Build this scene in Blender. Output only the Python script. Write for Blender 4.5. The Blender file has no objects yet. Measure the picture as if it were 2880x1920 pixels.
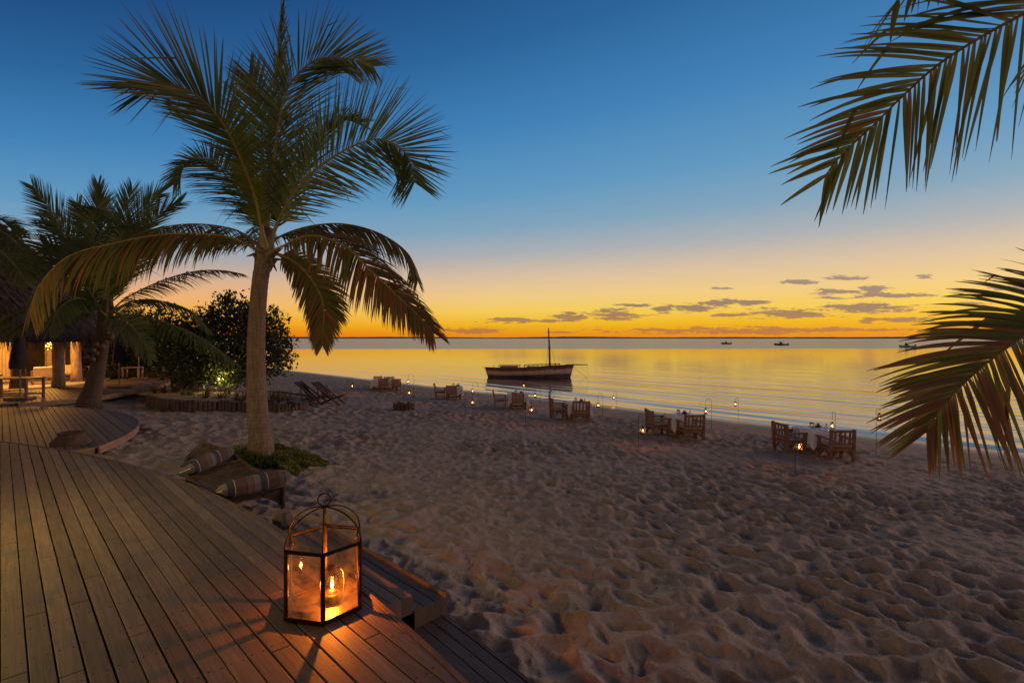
import bpy, math, random
import numpy as np
from mathutils import Vector, Matrix
PI = math.pi
C = bpy.context.scene.collection
SC = bpy.context.scene
R2 = math.sqrt(0.5)
Z = Vector((0, 0, 1))

# ------------------------------------------------------------------ camera
CAMZ = 2.0
cam = bpy.data.cameras.new("camera")
cam.lens = 18.0; cam.sensor_width = 36.0
cam.shift_y = -10.0/2880.0
cam.clip_start = 0.05; cam.clip_end = 30000
camo = bpy.data.objects.new("camera", cam); C.objects.link(camo)
camo.location = (0, 0, CAMZ); camo.rotation_euler = (PI/2, 0, 0)
SC.camera = camo

def lin(r, g, b):
    f = lambda c: (c/12.92 if c <= .04045 else ((c+.055)/1.055)**2.4)
    return (f(r/255), f(g/255), f(b/255), 1.0)

class NT:
    """small helper for node trees"""
    def __init__(s, tree): s.t = tree
    def n(s, typ, **kw):
        nd = s.t.nodes.new(typ)
        for k, v in kw.items(): setattr(nd, k, v)
        return nd
    def put(s, sock, v):
        if isinstance(v, bpy.types.NodeSocket): s.t.links.new(v, sock)
        elif isinstance(v, (tuple, list)) and len(v) == 3 and sock.type == 'RGBA': sock.default_value = (*v, 1)
        else: sock.default_value = v
    def m(s, op, a, b=None, c=None, clamp=False):
        nd = s.n('ShaderNodeMath', operation=op, use_clamp=clamp)
        s.put(nd.inputs[0], a)
        if b is not None: s.put(nd.inputs[1], b)
        if c is not None: s.put(nd.inputs[2], c)
        return nd.outputs[0]
    def v(s, op, a, b=None, out=0):
        nd = s.n('ShaderNodeVectorMath', operation=op)
        s.put(nd.inputs[0], a)
        if b is not None: s.put(nd.inputs[1], b)
        return nd.outputs[out]
    def xyz(s, a):
        nd = s.n('ShaderNodeSeparateXYZ'); s.put(nd.inputs[0], a); return nd.outputs
    def cxyz(s, x, y, z):
        nd = s.n('ShaderNodeCombineXYZ'); s.put(nd.inputs[0], x); s.put(nd.inputs[1], y); s.put(nd.inputs[2], z); return nd.outputs[0]
    def ss(s, x, lo, hi, a=0.0, b=1.0):
        nd = s.n('ShaderNodeMapRange', interpolation_type='SMOOTHSTEP')
        s.put(nd.inputs[0], x); s.put(nd.inputs[1], lo); s.put(nd.inputs[2], hi); s.put(nd.inputs[3], a); s.put(nd.inputs[4], b)
        return nd.outputs[0]
    def mix(s, f, a, b, bt='MIX'):
        nd = s.n('ShaderNodeMix', data_type='RGBA', blend_type=bt)
        s.put(nd.inputs[0], f); s.put(nd.inputs[6], a); s.put(nd.inputs[7], b)
        return nd.outputs[2]
    def noise(s, vec, scale=5., detail=3., rough=.55, dist=0., dims='3D'):
        nd = s.n('ShaderNodeTexNoise', noise_dimensions=dims)
        s.put(nd.inputs['Vector'], vec); nd.inputs['Scale'].default_value = scale
        nd.inputs['Detail'].default_value = detail; nd.inputs['Roughness'].default_value = rough; nd.inputs['Distortion'].default_value = dist
        return nd.outputs[0]
    def ramp(s, f, els, interp='LINEAR'):
        nd = s.n('ShaderNodeValToRGB'); cr = nd.color_ramp; cr.interpolation = interp
        while len(cr.elements) < len(els): cr.elements.new(0.5)
        for e, (p, c) in zip(cr.elements, els): e.position = p; e.color = c if len(c) == 4 else (*c, 1)
        s.put(nd.inputs[0], f)
        return nd.outputs[0]

# ------------------------------------------------------------------ sky (world directions only)
GLOW_AZ = math.radians(30)     # brightest part of the afterglow
SUN_AZ = math.radians(62)      # the last direct light, low from the right
SUN_EL = math.radians(7)
W = bpy.data.worlds.new("World"); SC.world = W; W.use_nodes = True
t = NT(W.node_tree)
for nd in list(t.t.nodes): t.t.nodes.remove(nd)
tc = t.n('ShaderNodeTexCoord')
d = tc.outputs['Generated']
dx, dy, dz = t.xyz(d)
hl = t.m('MAXIMUM', t.m('SQRT', t.m('ADD', t.m('MULTIPLY', dx, dx), t.m('MULTIPLY', dy, dy))), 1e-3)
g = t.m('DIVIDE', t.m('ADD', t.m('MULTIPLY', dx, math.sin(GLOW_AZ)), t.m('MULTIPLY', dy, math.cos(GLOW_AZ))), hl)
zp = t.m('MAXIMUM', dz, 0.0)
e = t.m('MULTIPLY', zp, t.m('MULTIPLY_ADD', t.m('SUBTRACT', 1.0, g), 0.80, 1.08))
west = t.ramp(e, [(0.0, lin(226, 134, 34)), (.012, lin(232, 152, 20)), (.032, lin(238, 182, 30)), (.060, lin(243, 202, 84)),
                  (.095, lin(238, 201, 130)), (.140, lin(216, 190, 158)), (.190, lin(172, 174, 176)), (.250, lin(128, 162, 186)), (.33, lin(94, 150, 190)),
                  (.46, lin(62, 126, 180)), (.60, lin(40, 98, 152)), (.76, lin(25, 68, 122)), (.88, lin(30, 52, 90)), (1.0, lin(38, 38, 48))])
# away from the glow the low sky turns from yellow to burnt orange
away = t.ss(g, .95, .35, 0, 1)
low = t.ss(e, .30, .02, 0, 1)
west = t.mix(t.m('MULTIPLY', t.m('MULTIPLY', away, low), .85), west, (1.0, .60, .52, 1), 'MULTIPLY')
east = t.ramp(zp, [(0.0, lin(170, 140, 134)), (.10, lin(212, 174, 160)), (.30, lin(150, 128, 126)), (.65, lin(56, 52, 60)), (1.0, lin(34, 34, 44))])
sky = t.mix(t.ss(g, .25, -.45, 0, 1), west, east)
# clouds, in gnomonic world directions to the west
yy = t.m('MAXIMUM', dy, .08)
gx = t.m('DIVIDE', dx, yy); gz = t.m('DIVIDE', dz, yy)
q = t.cxyz(gx, gz, 0.0)
wob = t.noise(t.v('MULTIPLY', q, (15., 150., 1.)), 1.0, 6., .64)
wob2 = t.noise(t.v('MULTIPLY', q, (75., 260., 1.)), 1.0, 4., .65)
blobs = [(1449,900,75,7),(1545,901,28,7),(1612,893,48,11),(1727,885,75,15),(1792,859,62,4),(1868,868,28,11),(1950,866,58,11),
         (2022,853,62,11),(2112,853,62,9),(2215,882,118,12),(2050,886,90,4),(2440,866,120,13),(2360,862,52,7),(2250,793,50,6),
         (2385,783,70,6),(2345,820,62,8),(2460,811,36,9),(2505,830,105,7),(2335,838,52,4),(2440,899,22,8),(2545,900,62,10),
         (2130,930,360,9),(1330,929,75,8),(2600,778,24,5),(2850,812,60,7),(2730,852,50,6),(1590,934,40,3),(2030,810,30,3)]
mn = None
for bx, by, bw, bh in blobs:
    c = ((bx-1440)/1440., (950-by)/1440., 0.)
    l = t.v('LENGTH', t.v('MULTIPLY', t.v('SUBTRACT', q, c), (1440./bw, 1440./bh, 0.)), out=1)
    mn = l if mn is None else t.m('SMOOTH_MIN', mn, l, .25)
cl = t.m('ADD', mn, t.m('MULTIPLY_ADD', wob, 4.4, -2.25))
cl = t.m('ADD', cl, t.m('MULTIPLY_ADD', wob2, 2.0, -1.0))
mask = t.m('MULTIPLY', t.ss(cl, 1.15, .60, 0, .9), t.ss(dy, .1, .3))
ccol = t.ramp(gz, [(0.0, lin(196, 112, 52)), (.02, lin(172, 118, 72)), (.06, lin(140, 112, 98)), (.12, lin(150, 128, 122))])
sky = t.mix(mask, sky, ccol)
bg = t.n('ShaderNodeBackground'); t.put(bg.inputs[0], sky); bg.inputs[1].default_value = 1.0
# a faint physical twilight sky on top of it
nis = t.n('ShaderNodeTexSky', sky_type='NISHITA'); nis.sun_disc = False
nis.sun_elevation = SUN_EL; nis.sun_rotation = SUN_AZ
bg2 = t.n('ShaderNodeBackground'); t.put(bg2.inputs[0], nis.outputs[0]); bg2.inputs[1].default_value = 0.004
ad = t.n('ShaderNodeAddShader'); t.t.links.new(bg.outputs[0], ad.inputs[0]); t.t.links.new(bg2.outputs[0], ad.inputs[1])
wo = t.n('ShaderNodeOutputWorld'); t.t.links.new(ad.outputs[0], wo.inputs[0])

# the last soft glow of the sun that has just gone down
sun = bpy.data.lights.new("sun", 'SUN'); sun.energy = 1.2; sun.angle = math.radians(30); sun.color = (1.0, .56, .38)
suno = bpy.data.objects.new("sun", sun); C.objects.link(suno)
sd = Vector((math.sin(SUN_AZ)*math.cos(SUN_EL), math.cos(SUN_AZ)*math.cos(SUN_EL), math.sin(SUN_EL)))
suno.rotation_euler = sd.to_track_quat('Z', 'Y').to_euler()

SC.render.engine = 'CYCLES'
SC.view_settings.view_transform = 'Standard'; SC.view_settings.look = 'None'
SC.view_settings.exposure = 0.0; SC.view_settings.gamma = 1.0
SC.cycles.use_denoising = True
SC.cycles.max_bounces = 8; SC.cycles.diffuse_bounces = 3; SC.cycles.transparent_max_bounces = 16
SC.cycles.caustics_reflective = False; SC.cycles.caustics_refractive = False
SC.cycles.sample_clamp_indirect = 4.0

# ------------------------------------------------------------------ ground shape and pixel helpers
SEA = -2.0
def uv2(u, v): return ((u-v)*R2, (u+v)*R2)
def sand_base(x, y):
    x = np.asarray(x, float); y = np.asarray(y, float)
    u = (x+y)*R2; v = (y-x)*R2
    uu = np.where(u > 0, u, 0.0)
    q = np.clip((1.25-u)/1.1, 0, 1)
    z = -0.36-0.065*uu-.24*q*q*(3-2*q)*np.clip((v-10.5)/3, 0, 1)
    z = np.maximum(z, -4.6)
    z = z+0.20*np.exp(-((u-7.0)**2+(v-34)**2)/12.0)
    z = z+0.10*np.exp(-((x+5.2)**2+(y-10.9)**2)/1.2)
    return z
def sz(x, y): return float(sand_base(x, y))
def gp(px, py):
    """pixel of the photograph -> point on the smooth sand"""
    dx = (px-1440)/1440.; s = (py-950)/1440.
    tt = 2.36/(s-.065*R2*(1+dx))
    for _ in range(6):
        zz = sz(dx*tt, tt); tt = tt+.7*((CAMZ-zz)/s-tt)
    return Vector((dx*tt, tt, sz(dx*tt, tt)))
def ap(px, py, y):
    return Vector(((px-1440)/1440.*y, y, CAMZ+(950-py)/1440.*y))
def hp(px, py, z):
    y = 1440.*(CAMZ-z)/(py-950)
    return Vector(((px-1440)/1440.*y, y, z))

# ------------------------------------------------------------------ mesh builder
class MB:
    def __init__(s): s.v = []; s.f = []; s.m = []
    def add(s, vs, fs, mi=0):
        o = len(s.v); s.v.extend([tuple(p) for p in vs])
        s.f.extend([tuple(i+o for i in f) for f in fs]); s.m.extend([mi]*len(fs)); return s
    def box(s, c, size, rz=0., mi=0, rot=None):
        M = rot if rot is not None else Matrix.Rotation(rz, 3, 'Z')
        hx, hy, hz = size[0]/2, size[1]/2, size[2]/2
        vs = [Vector(c)+M@Vector((a*hx, b*hy, k*hz)) for k in (-1, 1) for a, b in ((-1,-1),(1,-1),(1,1),(-1,1))]
        return s.add(vs, [(3,2,1,0),(4,5,6,7),(0,1,5,4),(1,2,6,5),(2,3,7,6),(3,0,4,7)], mi)
    def bar(s, p0, p1, w, h, mi=0, up=Z):
        p0 = Vector(p0); p1 = Vector(p1); T = (p1-p0).normalized()
        S = T.cross(Vector(up))
        if S.length < 1e-3: S = T.cross(Vector((1, 0, 0)))
        S.normalize(); N = S.cross(T)
        vs = [p+S*a*w/2+N*b*h/2 for p in (p0, p1) for a, b in ((-1,-1),(1,-1),(1,1),(-1,1))]
        return s.add(vs, [(3,2,1,0),(4,5,6,7),(0,1,5,4),(1,2,6,5),(2,3,7,6),(3,0,4,7)], mi)
    def tube(s, pts, r, n=8, mi=0, cap=True, closed=False):
        pts = [Vector(p) for p in pts]; k = len(pts)
        rs = list(r) if isinstance(r, (list, tuple, np.ndarray)) else [r]*k
        prevN = None; vs = []
        for i, p in enumerate(pts):
            if closed: T = pts[(i+1) % k]-pts[i-1]
            else: T = pts[min(i+1, k-1)]-pts[max(i-1, 0)]
            T.normalize()
            if prevN is None:
                a = Vector((0, 0, 1)) if abs(T.z) < .9 else Vector((1, 0, 0))
                N = (a-T*a.dot(T)).normalized()
            else: N = (prevN-T*prevN.dot(T)).normalized()
            B = T.cross(N); prevN = N
            for j in range(n):
                an = 2*PI*j/n; vs.append(p+(N*math.cos(an)+B*math.sin(an))*rs[i])
        fs = []
        for i in range(k if closed else k-1):
            i2 = (i+1) % k
            for j in range(n):
                j2 = (j+1) % n; fs.append((i*n+j, i*n+j2, i2*n+j2, i2*n+j))
        if cap and not closed:
            fs.append(tuple(range(n-1, -1, -1))); fs.append(tuple((k-1)*n+j for j in range(n)))
        return s.add(vs, fs, mi)
    def lathe(s, prof, n=16, mi=0, c=(0, 0, 0), cap=True):
        c = Vector(c); vs = []; k = len(prof)
        for r, z in prof:
            for j in range(n):
                an = 2*PI*j/n; vs.append(c+Vector((r*math.cos(an), r*math.sin(an), z)))
        fs = []
        for i in range(k-1):
            for j in range(n):
                j2 = (j+1) % n; fs.append((i*n+j, i*n+j2, (i+1)*n+j2, (i+1)*n+j))
        if cap: fs.append(tuple(range(n-1, -1, -1))); fs.append(tuple((k-1)*n+j for j in range(n)))
        return s.add(vs, fs, mi)
    def prism(s, poly, z0, z1, mi=0):
        n = len(poly)
        vs = [(x, y, z0) for x, y in poly]+[(x, y, z1) for x, y in poly]
        fs = [tuple(range(n-1, -1, -1)), tuple(range(n, 2*n))]+[(i, (i+1) % n, n+(i+1) % n, n+i) for i in range(n)]
        return s.add(vs, fs, mi)
    def build(s, name, mats, parent=None, smooth=False, bevel=0., loc=None, rz=None):
        me = bpy.data.meshes.new(name); me.from_pydata(s.v, [], s.f)
        for mt in (mats if isinstance(mats, (list, tuple)) else [mats]): me.materials.append(mt)
        me.polygons.foreach_set('material_index', s.m)
        if smooth: me.polygons.foreach_set('use_smooth', [True]*len(me.polygons))
        me.update()
        o = bpy.data.objects.new(name, me); C.objects.link(o)
        if parent is not None: o.parent = parent
        if loc is not None: o.location = loc
        if rz is not None: o.rotation_euler = (0, 0, rz)
        if bevel > 0:
            b = o.modifiers.new('bevel', 'BEVEL'); b.width = bevel; b.segments = 2; b.limit_method = 'ANGLE'
        return o

def npmesh(name, V, F, mats, parent=None, mi=None, smooth=True):
    me = bpy.data.meshes.new(name); V = np.asarray(V, np.float32); F = np.asarray(F, np.int32)
    k = F.shape[1]
    me.vertices.add(len(V)); me.vertices.foreach_set('co', V.ravel())
    me.loops.add(F.size); me.loops.foreach_set('vertex_index', F.ravel())
    me.polygons.add(len(F)); me.polygons.foreach_set('loop_start', np.arange(0, F.size, k, dtype=np.int32))
    for mt in (mats if isinstance(mats, (list, tuple)) else [mats]): me.materials.append(mt)
    if mi is not None: me.polygons.foreach_set('material_index', np.asarray(mi, np.int32))
    if smooth: me.polygons.foreach_set('use_smooth', np.ones(len(F), bool))
    me.update(calc_edges=True); me.validate()
    o = bpy.data.objects.new(name, me); C.objects.link(o)
    if parent is not None: o.parent = parent
    return o

def tag(o, label=None, cat=None, group=None, kind=None):
    if label: o['label'] = label
    if cat: o['category'] = cat
    if group: o['group'] = group
    if kind: o['kind'] = kind
    return o
def thing(name, label, cat, loc=(0, 0, 0), rz=0., group=None):
    o = bpy.data.objects.new(name, None); C.objects.link(o); o.empty_display_size = .1
    o.location = loc; o.rotation_euler = (0, 0, rz)
    return tag(o, label, cat, group)
def copy_tree(o, parent=None):
    c = o.copy(); C.objects.link(c)
    if parent is not None: c.parent = parent
    for ch in list(o.children): copy_tree(ch, c)
    return c
def point_lamp(parent, loc, power, col, rad=.01):
    l = bpy.data.lights.new('flame_light', 'POINT'); l.energy = power; l.color = col; l.shadow_soft_size = rad
    o = bpy.data.objects.new('flame_light', l); C.objects.link(o); o.parent = parent; o.location = loc
    return o

# ------------------------------------------------------------------ materials
def mat(name):
    m = bpy.data.materials.new(name); m.use_nodes = True
    tt = NT(m.node_tree); b = m.node_tree.nodes['Principled BSDF']
    return m, tt, b
def simple(name, col, rough=.6, metal=0., var=.25, scale=8., bump=0., stretch=(1, 1, 1), spec=.4):
    m, t, b = mat(name)
    co = t.n('ShaderNodeTexCoord').outputs['Object']
    vv = t.v('MULTIPLY', co, stretch)
    nz = t.noise(vv, scale, 4, .6)
    f = t.ss(nz, .3, .7)
    a = tuple(c*(1-var) for c in col)+(1,); bb = tuple(min(1, c*(1+var)) for c in col)+(1,)
    t.put(b.inputs['Base Color'], t.mix(f, a, bb))
    b.inputs['Roughness'].default_value = rough; b.inputs['Metallic'].default_value = metal
    b.inputs['Specular IOR Level'].default_value = spec
    if bump > 0:
        bp = t.n('ShaderNodeBump'); bp.inputs['Strength'].default_value = bump; bp.inputs['Distance'].default_value = .02
        t.put(bp.inputs['Height'], t.noise(vv, scale*3, 4, .65)); t.put(b.inputs['Normal'], bp.outputs[0])
    return m
def leaf_mat(name, c1, c2, trans=.35, rough=.5, scale=1.5):
    m, t, b = mat(name)
    co = t.n('ShaderNodeTexCoord').outputs['Object']
    f = t.ss(t.noise(co, scale, 3, .6), .35, .65)
    col = t.mix(f, (*c1, 1), (*c2, 1))
    t.put(b.inputs['Base Color'], col); b.inputs['Roughness'].default_value = rough
    b.inputs['Specular IOR Level'].default_value = .3
    tr = t.n('ShaderNodeBsdfTranslucent'); t.put(tr.inputs[0], col)
    mx = t.n('ShaderNodeMixShader'); mx.inputs[0].default_value = trans
    t.t.links.new(b.outputs[0], mx.inputs[1]); t.t.links.new(tr.outputs[0], mx.inputs[2])
    t.t.links.new(mx.outputs[0], t.t.nodes['Material Output'].inputs[0])
    return m
def emit(name, col, strength):
    m, t, b = mat(name)
    b.inputs['Base Color'].default_value = (*col, 1); b.inputs['Emission Color'].default_value = (*col, 1); b.inputs['Emission Strength'].default_value = strength
    return m
def glass_mat(name, tint=(1, 1, 1), refl=.9, dust=0.):
    m, t, b = mat(name)
    t.t.nodes.remove(b)
    tr = t.n('ShaderNodeBsdfTransparent'); tr.inputs[0].default_value = (*tint, 1)
    gl = t.n('ShaderNodeBsdfGlossy'); gl.inputs['Roughness'].default_value = .015
    gl.inputs[0].default_value = (refl, refl, refl, 1)
    fr = t.n('ShaderNodeFresnel'); fr.inputs[0].default_value = 1.5
    mx = t.n('ShaderNodeMixShader'); t.t.links.new(fr.outputs[0], mx.inputs[0])
    t.t.links.new(tr.outputs[0], mx.inputs[1]); t.t.links.new(gl.outputs[0], mx.inputs[2])
    last = mx
    if dust > 0:        # a film of salt and dust on the pane
        co = t.n('ShaderNodeTexCoord').outputs['Object']
        tl = t.n('ShaderNodeBsdfTranslucent'); tl.inputs[0].default_value = (.8, .75, .7, 1)
        last = t.n('ShaderNodeMixShader'); t.put(last.inputs[0], t.m('MULTIPLY', t.ss(t.noise(co, 9., 5, .65), .3, .75), dust))
        t.t.links.new(mx.outputs[0], last.inputs[1]); t.t.links.new(tl.outputs[0], last.inputs[2])
    t.t.links.new(last.outputs[0], t.t.nodes['Material Output'].inputs[0])
    return m

def deck_mat(name, pitch, u0, col=(.165, .120, .086)):
    m, t, b = mat(name)
    co = t.n('ShaderNodeTexCoord').outputs['Object']
    x, y, z = t.xyz(co)
    bi = t.m('FLOOR', t.m('DIVIDE', t.m('SUBTRACT', x, u0), pitch))
    fu = t.m('FRACT', t.m('DIVIDE', t.m('SUBTRACT', x, u0), pitch))
    wn = t.n('ShaderNodeTexWhiteNoise', noise_dimensions='1D'); t.put(wn.inputs['W'], bi)
    grain = t.noise(t.cxyz(t.m('MULTIPLY', x, 55.), t.m('MULTIPLY_ADD', y, 2.2, t.m('MULTIPLY', wn.outputs[0], 40.)), 0.), 1., 5, .65, .6)
    blot = t.noise(co, 2.6, 4, .6)
    c = t.mix(t.ss(grain, .3, .72), tuple(k*.72 for k in col)+(1,), tuple(k*1.22 for k in col)+(1,))
    c = t.mix(t.m('MULTIPLY', t.ss(blot, .5, .66), .7), c, (col[0]*.62, col[1]*.74, col[2]*.95, 1))
    c = t.mix(t.m('MULTIPLY', t.ss(t.noise(co, 1.3, 5, .7), .56, .7), .5), c, (col[0]*1.35, col[1]*1.3, col[2]*.9, 1))
    br = t.m('MULTIPLY_ADD', wn.outputs[0], .5, .72)
    c = t.mix(1.0, c, t.cxyz(br, br, br), 'MULTIPLY')
    # pairs of nail heads over every joist
    du = t.m('MULTIPLY', t.m('SUBTRACT', t.m('ABSOLUTE', t.m('SUBTRACT', fu, .5)), .27), pitch)
    jv = t.m('MULTIPLY_ADD', wn.outputs[0], .02, t.m('DIVIDE', y, .46))
    jv = t.m('ADD', jv, t.m('MULTIPLY', t.m('SIGN', t.m('SUBTRACT', fu, .5)), .016))
    dv = t.m('MULTIPLY', t.m('SUBTRACT', t.m('FRACT', jv), .5), .46)
    nd = t.m('SQRT', t.m('ADD', t.m('MULTIPLY', du, du), t.m('MULTIPLY', dv, dv)))
    nail = t.ss(nd, .0092, .0062)
    c = t.mix(nail, c, (.012, .010, .009, 1))
    t.put(b.inputs['Base Color'], c)
    b.inputs['Roughness'].default_value = .62; b.inputs['Specular IOR Level'].default_value = .35
    bp = t.n('ShaderNodeBump'); bp.inputs['Strength'].default_value = .35; bp.inputs['Distance'].default_value = .004
    t.put(bp.inputs['Height'], t.m('SUBTRACT', grain, t.m('MULTIPLY', nail, .8))); t.put(b.inputs['Normal'], bp.outputs[0])
    return m

M = {}
M['deck'] = deck_mat('deck_boards', .122, -12.2)
M['fascia'] = simple('deck_fascia', (.26, .165, .105), .65, var=.3, scale=3, bump=.3, stretch=(1, 1, 9))
M['trim'] = simple('deck_trim', (.13, .088, .060), .7, var=.3, scale=3, bump=.3, stretch=(1, 1, 9))
M['chair'] = simple('chair_wood', (.23, .125, .068), .55, var=.3, scale=6, bump=.2)
M['teak'] = simple('slatted_chair_wood', (.29, .135, .07), .5, var=.25, scale=6)
M['cushion'] = simple('seat_cushion', (.42, .36, .31), .9, var=.08)
M['cloth'] = simple('tablecloth', (.86, .83, .83), .9, var=.05, scale=3)
M['iron'] = simple('black_iron', (.020, .016, .013), .5, .6, var=.3, scale=20)
M['bronze'] = simple('dark_bronze', (.035, .022, .014), .42, .8, var=.35, scale=25, bump=.1)
M['lampmetal'] = simple('lamp_metal', (.10, .065, .045), .4, .9, var=.2, scale=20)
M['glass'] = glass_mat('thin_glass', (1.0, .94, .84), dust=.03)
M['smoked'] = glass_mat('lamp_globe', (.98, .93, .85))
def flame_mat(name, col, strength):
    m, t, b = mat(name); t.t.nodes.remove(b)
    em = t.n('ShaderNodeEmission'); em.inputs[0].default_value = (*col, 1); em.inputs[1].default_value = strength
    tr = t.n('ShaderNodeBsdfTransparent'); ad = t.n('ShaderNodeAddShader')
    t.t.links.new(em.outputs[0], ad.inputs[0]); t.t.links.new(tr.outputs[0], ad.inputs[1]); t.t.links.new(ad.outputs[0], t.t.nodes['Material Output'].inputs[0])
    return m
M['flame'] = flame_mat('flame', (1.0, .55, .14), 24.)
M['flame_small'] = flame_mat('small_flame', (1.0, .42, .11), 9.)
M['dark'] = simple('dark_ware', (.03, .028, .03), .35)
M['white'] = simple('white_ware', (.75, .75, .76), .3, var=.03)
M['bark'] = None
M['green'] = leaf_mat('palm_leaf_green', (.10, .135, .034), (.15, .18, .05), .45)
M['olive'] = leaf_mat('palm_leaf_olive', (.14, .135, .032), (.19, .165, .042), .42)
M['near'] = leaf_mat('overhang_leaf', (.17, .19, .036), (.25, .24, .05), .55)
M['dry'] = leaf_mat('palm_leaf_dry', (.34, .14, .04), (.26, .15, .06), .45)
M['rachis'] = simple('palm_rachis', (.19, .15, .05), .5, var=.2)
M['rachis_dark'] = simple('palm_rachis_brown', (.16, .10, .045), .6, var=.25)
M['bush'] = leaf_mat('bush_leaf', (.045, .062, .017), (.08, .10, .028), .28, .45)
M['creeper'] = leaf_mat('creeper_leaf', (.16, .19, .03), (.25, .24, .05), .35)
M['agave'] = leaf_mat('rosette_leaf', (.085, .075, .045), (.11, .10, .05), .2)
M['log'] = simple('old_log', (.115, .075, .055), .85, var=.4, scale=5, bump=.5, stretch=(6, 6, 1))
M['thatch'] = simple('thatch', (.062, .046, .036), .95, var=.45, scale=3, bump=.6)
M['post'] = simple('debarked_post', (.30, .22, .16), .8, var=.3, scale=3, bump=.35, stretch=(4, 4, 1))
M['curtain'] = simple('cream_cloth', (.62, .50, .33), .9, var=.08)
M['plaster'] = simple('hut_floor', (.42, .36, .27), .8, var=.1)
M['darkcloth'] = simple('dark_canvas', (.035, .030, .032), .9, var=.2)
M['steel'] = simple('pole_metal', (.20, .17, .14), .4, .6)
M['hullA'] = simple('hull_bottom', (.20, .135, .105), .7, var=.3, scale=2)
M['hullB'] = simple('hull_band', (.80, .58, .46), .6, var=.15, scale=2)
M['hullC'] = simple('hull_strake', (.36, .17, .11), .6, var=.2, scale=2)
M['spar'] = simple('spar', (.14, .068, .036), .6, var=.2)
M['clay'] = simple('clay', (.085, .052, .036), .8, var=.3, scale=6, bump=.3)
M['stub'] = simple('weathered_stub', (.15, .115, .095), .9, var=.45, scale=5, bump=.6, stretch=(7, 7, 1))
M['soil'] = simple('bed_sand', (.24, .17, .13), .95, var=.2, scale=4, bump=.4)
M['farland'] = simple('far_coast', (.055, .035, .035), .95, var=.2, scale=.01)
M['boatwhite'] = simple('boat_white', (.55, .52, .50), .4, var=.05)
M['boatdark'] = simple('boat_dark', (.05, .05, .06), .5, var=.1)
M['garden'] = leaf_mat('garden_grass', (.055, .060, .015), (.085, .080, .02), .25)
M['crimson'] = leaf_mat('bract', (.35, .02, .06), (.25, .02, .05), .3)

def bark_mat(name='palm_bark', ca=(.118, .082, .056, 1), cb=(.235, .165, .112, 1)):
    m, t, b = mat(name)
    co = t.n('ShaderNodeTexCoord').outputs['Object']
    x, y, z = t.xyz(co)
    w = t.noise(t.cxyz(t.m('MULTIPLY', x, 1.2), t.m('MULTIPLY', y, 1.2), t.m('MULTIPLY', z, .6)), 2.0, 2)
    ph = t.m('MULTIPLY_ADD', z, 13.0, t.m('MULTIPLY', w, 3.2))
    ring = t.m('ABSOLUTE', t.m('SUBTRACT', t.m('FRACT', ph), .5))
    scar = t.ss(ring, .43, .5)
    rn = t.n('ShaderNodeTexWhiteNoise', noise_dimensions='1D'); t.put(rn.inputs['W'], t.m('FLOOR', t.m('ADD', ph, .5)))
    fib = t.noise(t.cxyz(t.m('MULTIPLY', x, 30), t.m('MULTIPLY', y, 30), t.m('MULTIPLY', z, 5)), 1., 4, .65)
    c = t.mix(t.ss(fib, .3, .7), ca, cb)
    k = t.m('MULTIPLY', t.m('SUBTRACT', 1.0, t.m('MULTIPLY', scar, t.m('MULTIPLY_ADD', rn.outputs[0], .5, .1))), t.m('MULTIPLY_ADD', rn.outputs[0], .16, .9))
    c = t.mix(1.0, c, t.cxyz(k, k, k), 'MULTIPLY')
    t.put(b.inputs['Base Color'], c); b.inputs['Roughness'].default_value = .85
    bp = t.n('ShaderNodeBump'); bp.inputs['Strength'].default_value = .6; bp.inputs['Distance'].default_value = .012
    t.put(bp.inputs['Height'], t.m('ADD', t.m('MULTIPLY', fib, .5), t.m('MULTIPLY', scar, -.8))); t.put(b.inputs['Normal'], bp.outputs[0])
    return m
M['bark'] = bark_mat()
M['bark_shaded'] = bark_mat('shaded_palm_bark', (.055, .038, .028, 1), (.105, .072, .05, 1))  # same bark for the backlit leaning palm, its shade put into the colour

def weave_mat():
    m, t, b = mat('woven_rope')
    co = t.n('ShaderNodeTexCoord').outputs['Object']
    x, y, z = t.xyz(co)
    a = t.m('SINE', t.m('MULTIPLY', x, 260.)); bb = t.m('SINE', t.m('MULTIPLY', t.m('ADD', y, z), 210.))
    w = t.m('MULTIPLY_ADD', t.m('MULTIPLY', a, bb), .5, .5)
    nz = t.noise(co, 14., 4, .6)
    c = t.mix(t.m('MULTIPLY', w, t.ss(nz, .25, .65)), (.030, .020, .011, 1), (.22, .135, .065, 1))
    t.put(b.inputs['Base Color'], c); b.inputs['Roughness'].default_value = .8
    bp = t.n('ShaderNodeBump'); bp.inputs['Strength'].default_value = .7; bp.inputs['Distance'].default_value = .01
    t.put(bp.inputs['Height'], t.m('ADD', w, nz)); t.put(b.inputs['Normal'], bp.outputs[0])
    return m
M['weave'] = weave_mat()

def stripe_mat():
    m, t, b = mat('striped_cushion')
    co = t.n('ShaderNodeTexCoord').outputs['Object']
    x, y, z = t.xyz(co)
    f = t.m('FRACT', t.m('MULTIPLY', t.m('ADD', x, 5.), 2.3))
    c = t.ramp(f, [(0.0, (.085, .055, .042, 1)), (.13, (.045, .032, .030, 1)), (.16, (.12, .088, .078, 1)), (.33, (.05, .038, .036, 1)), (.36, (.15, .14, .15, 1)),
                   (.56, (.035, .040, .055, 1)), (.78, (.5, .47, .44, 1)), (.80, (.075, .050, .040, 1))], 'CONSTANT')
    nz = t.noise(co, 60., 3)
    c = t.mix(t.m('MULTIPLY', nz, .25), c, (.05, .04, .035, 1))
    t.put(b.inputs['Base Color'], c); b.inputs['Roughness'].default_value = .9
    return m
M['stripe'] = stripe_mat()

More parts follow.
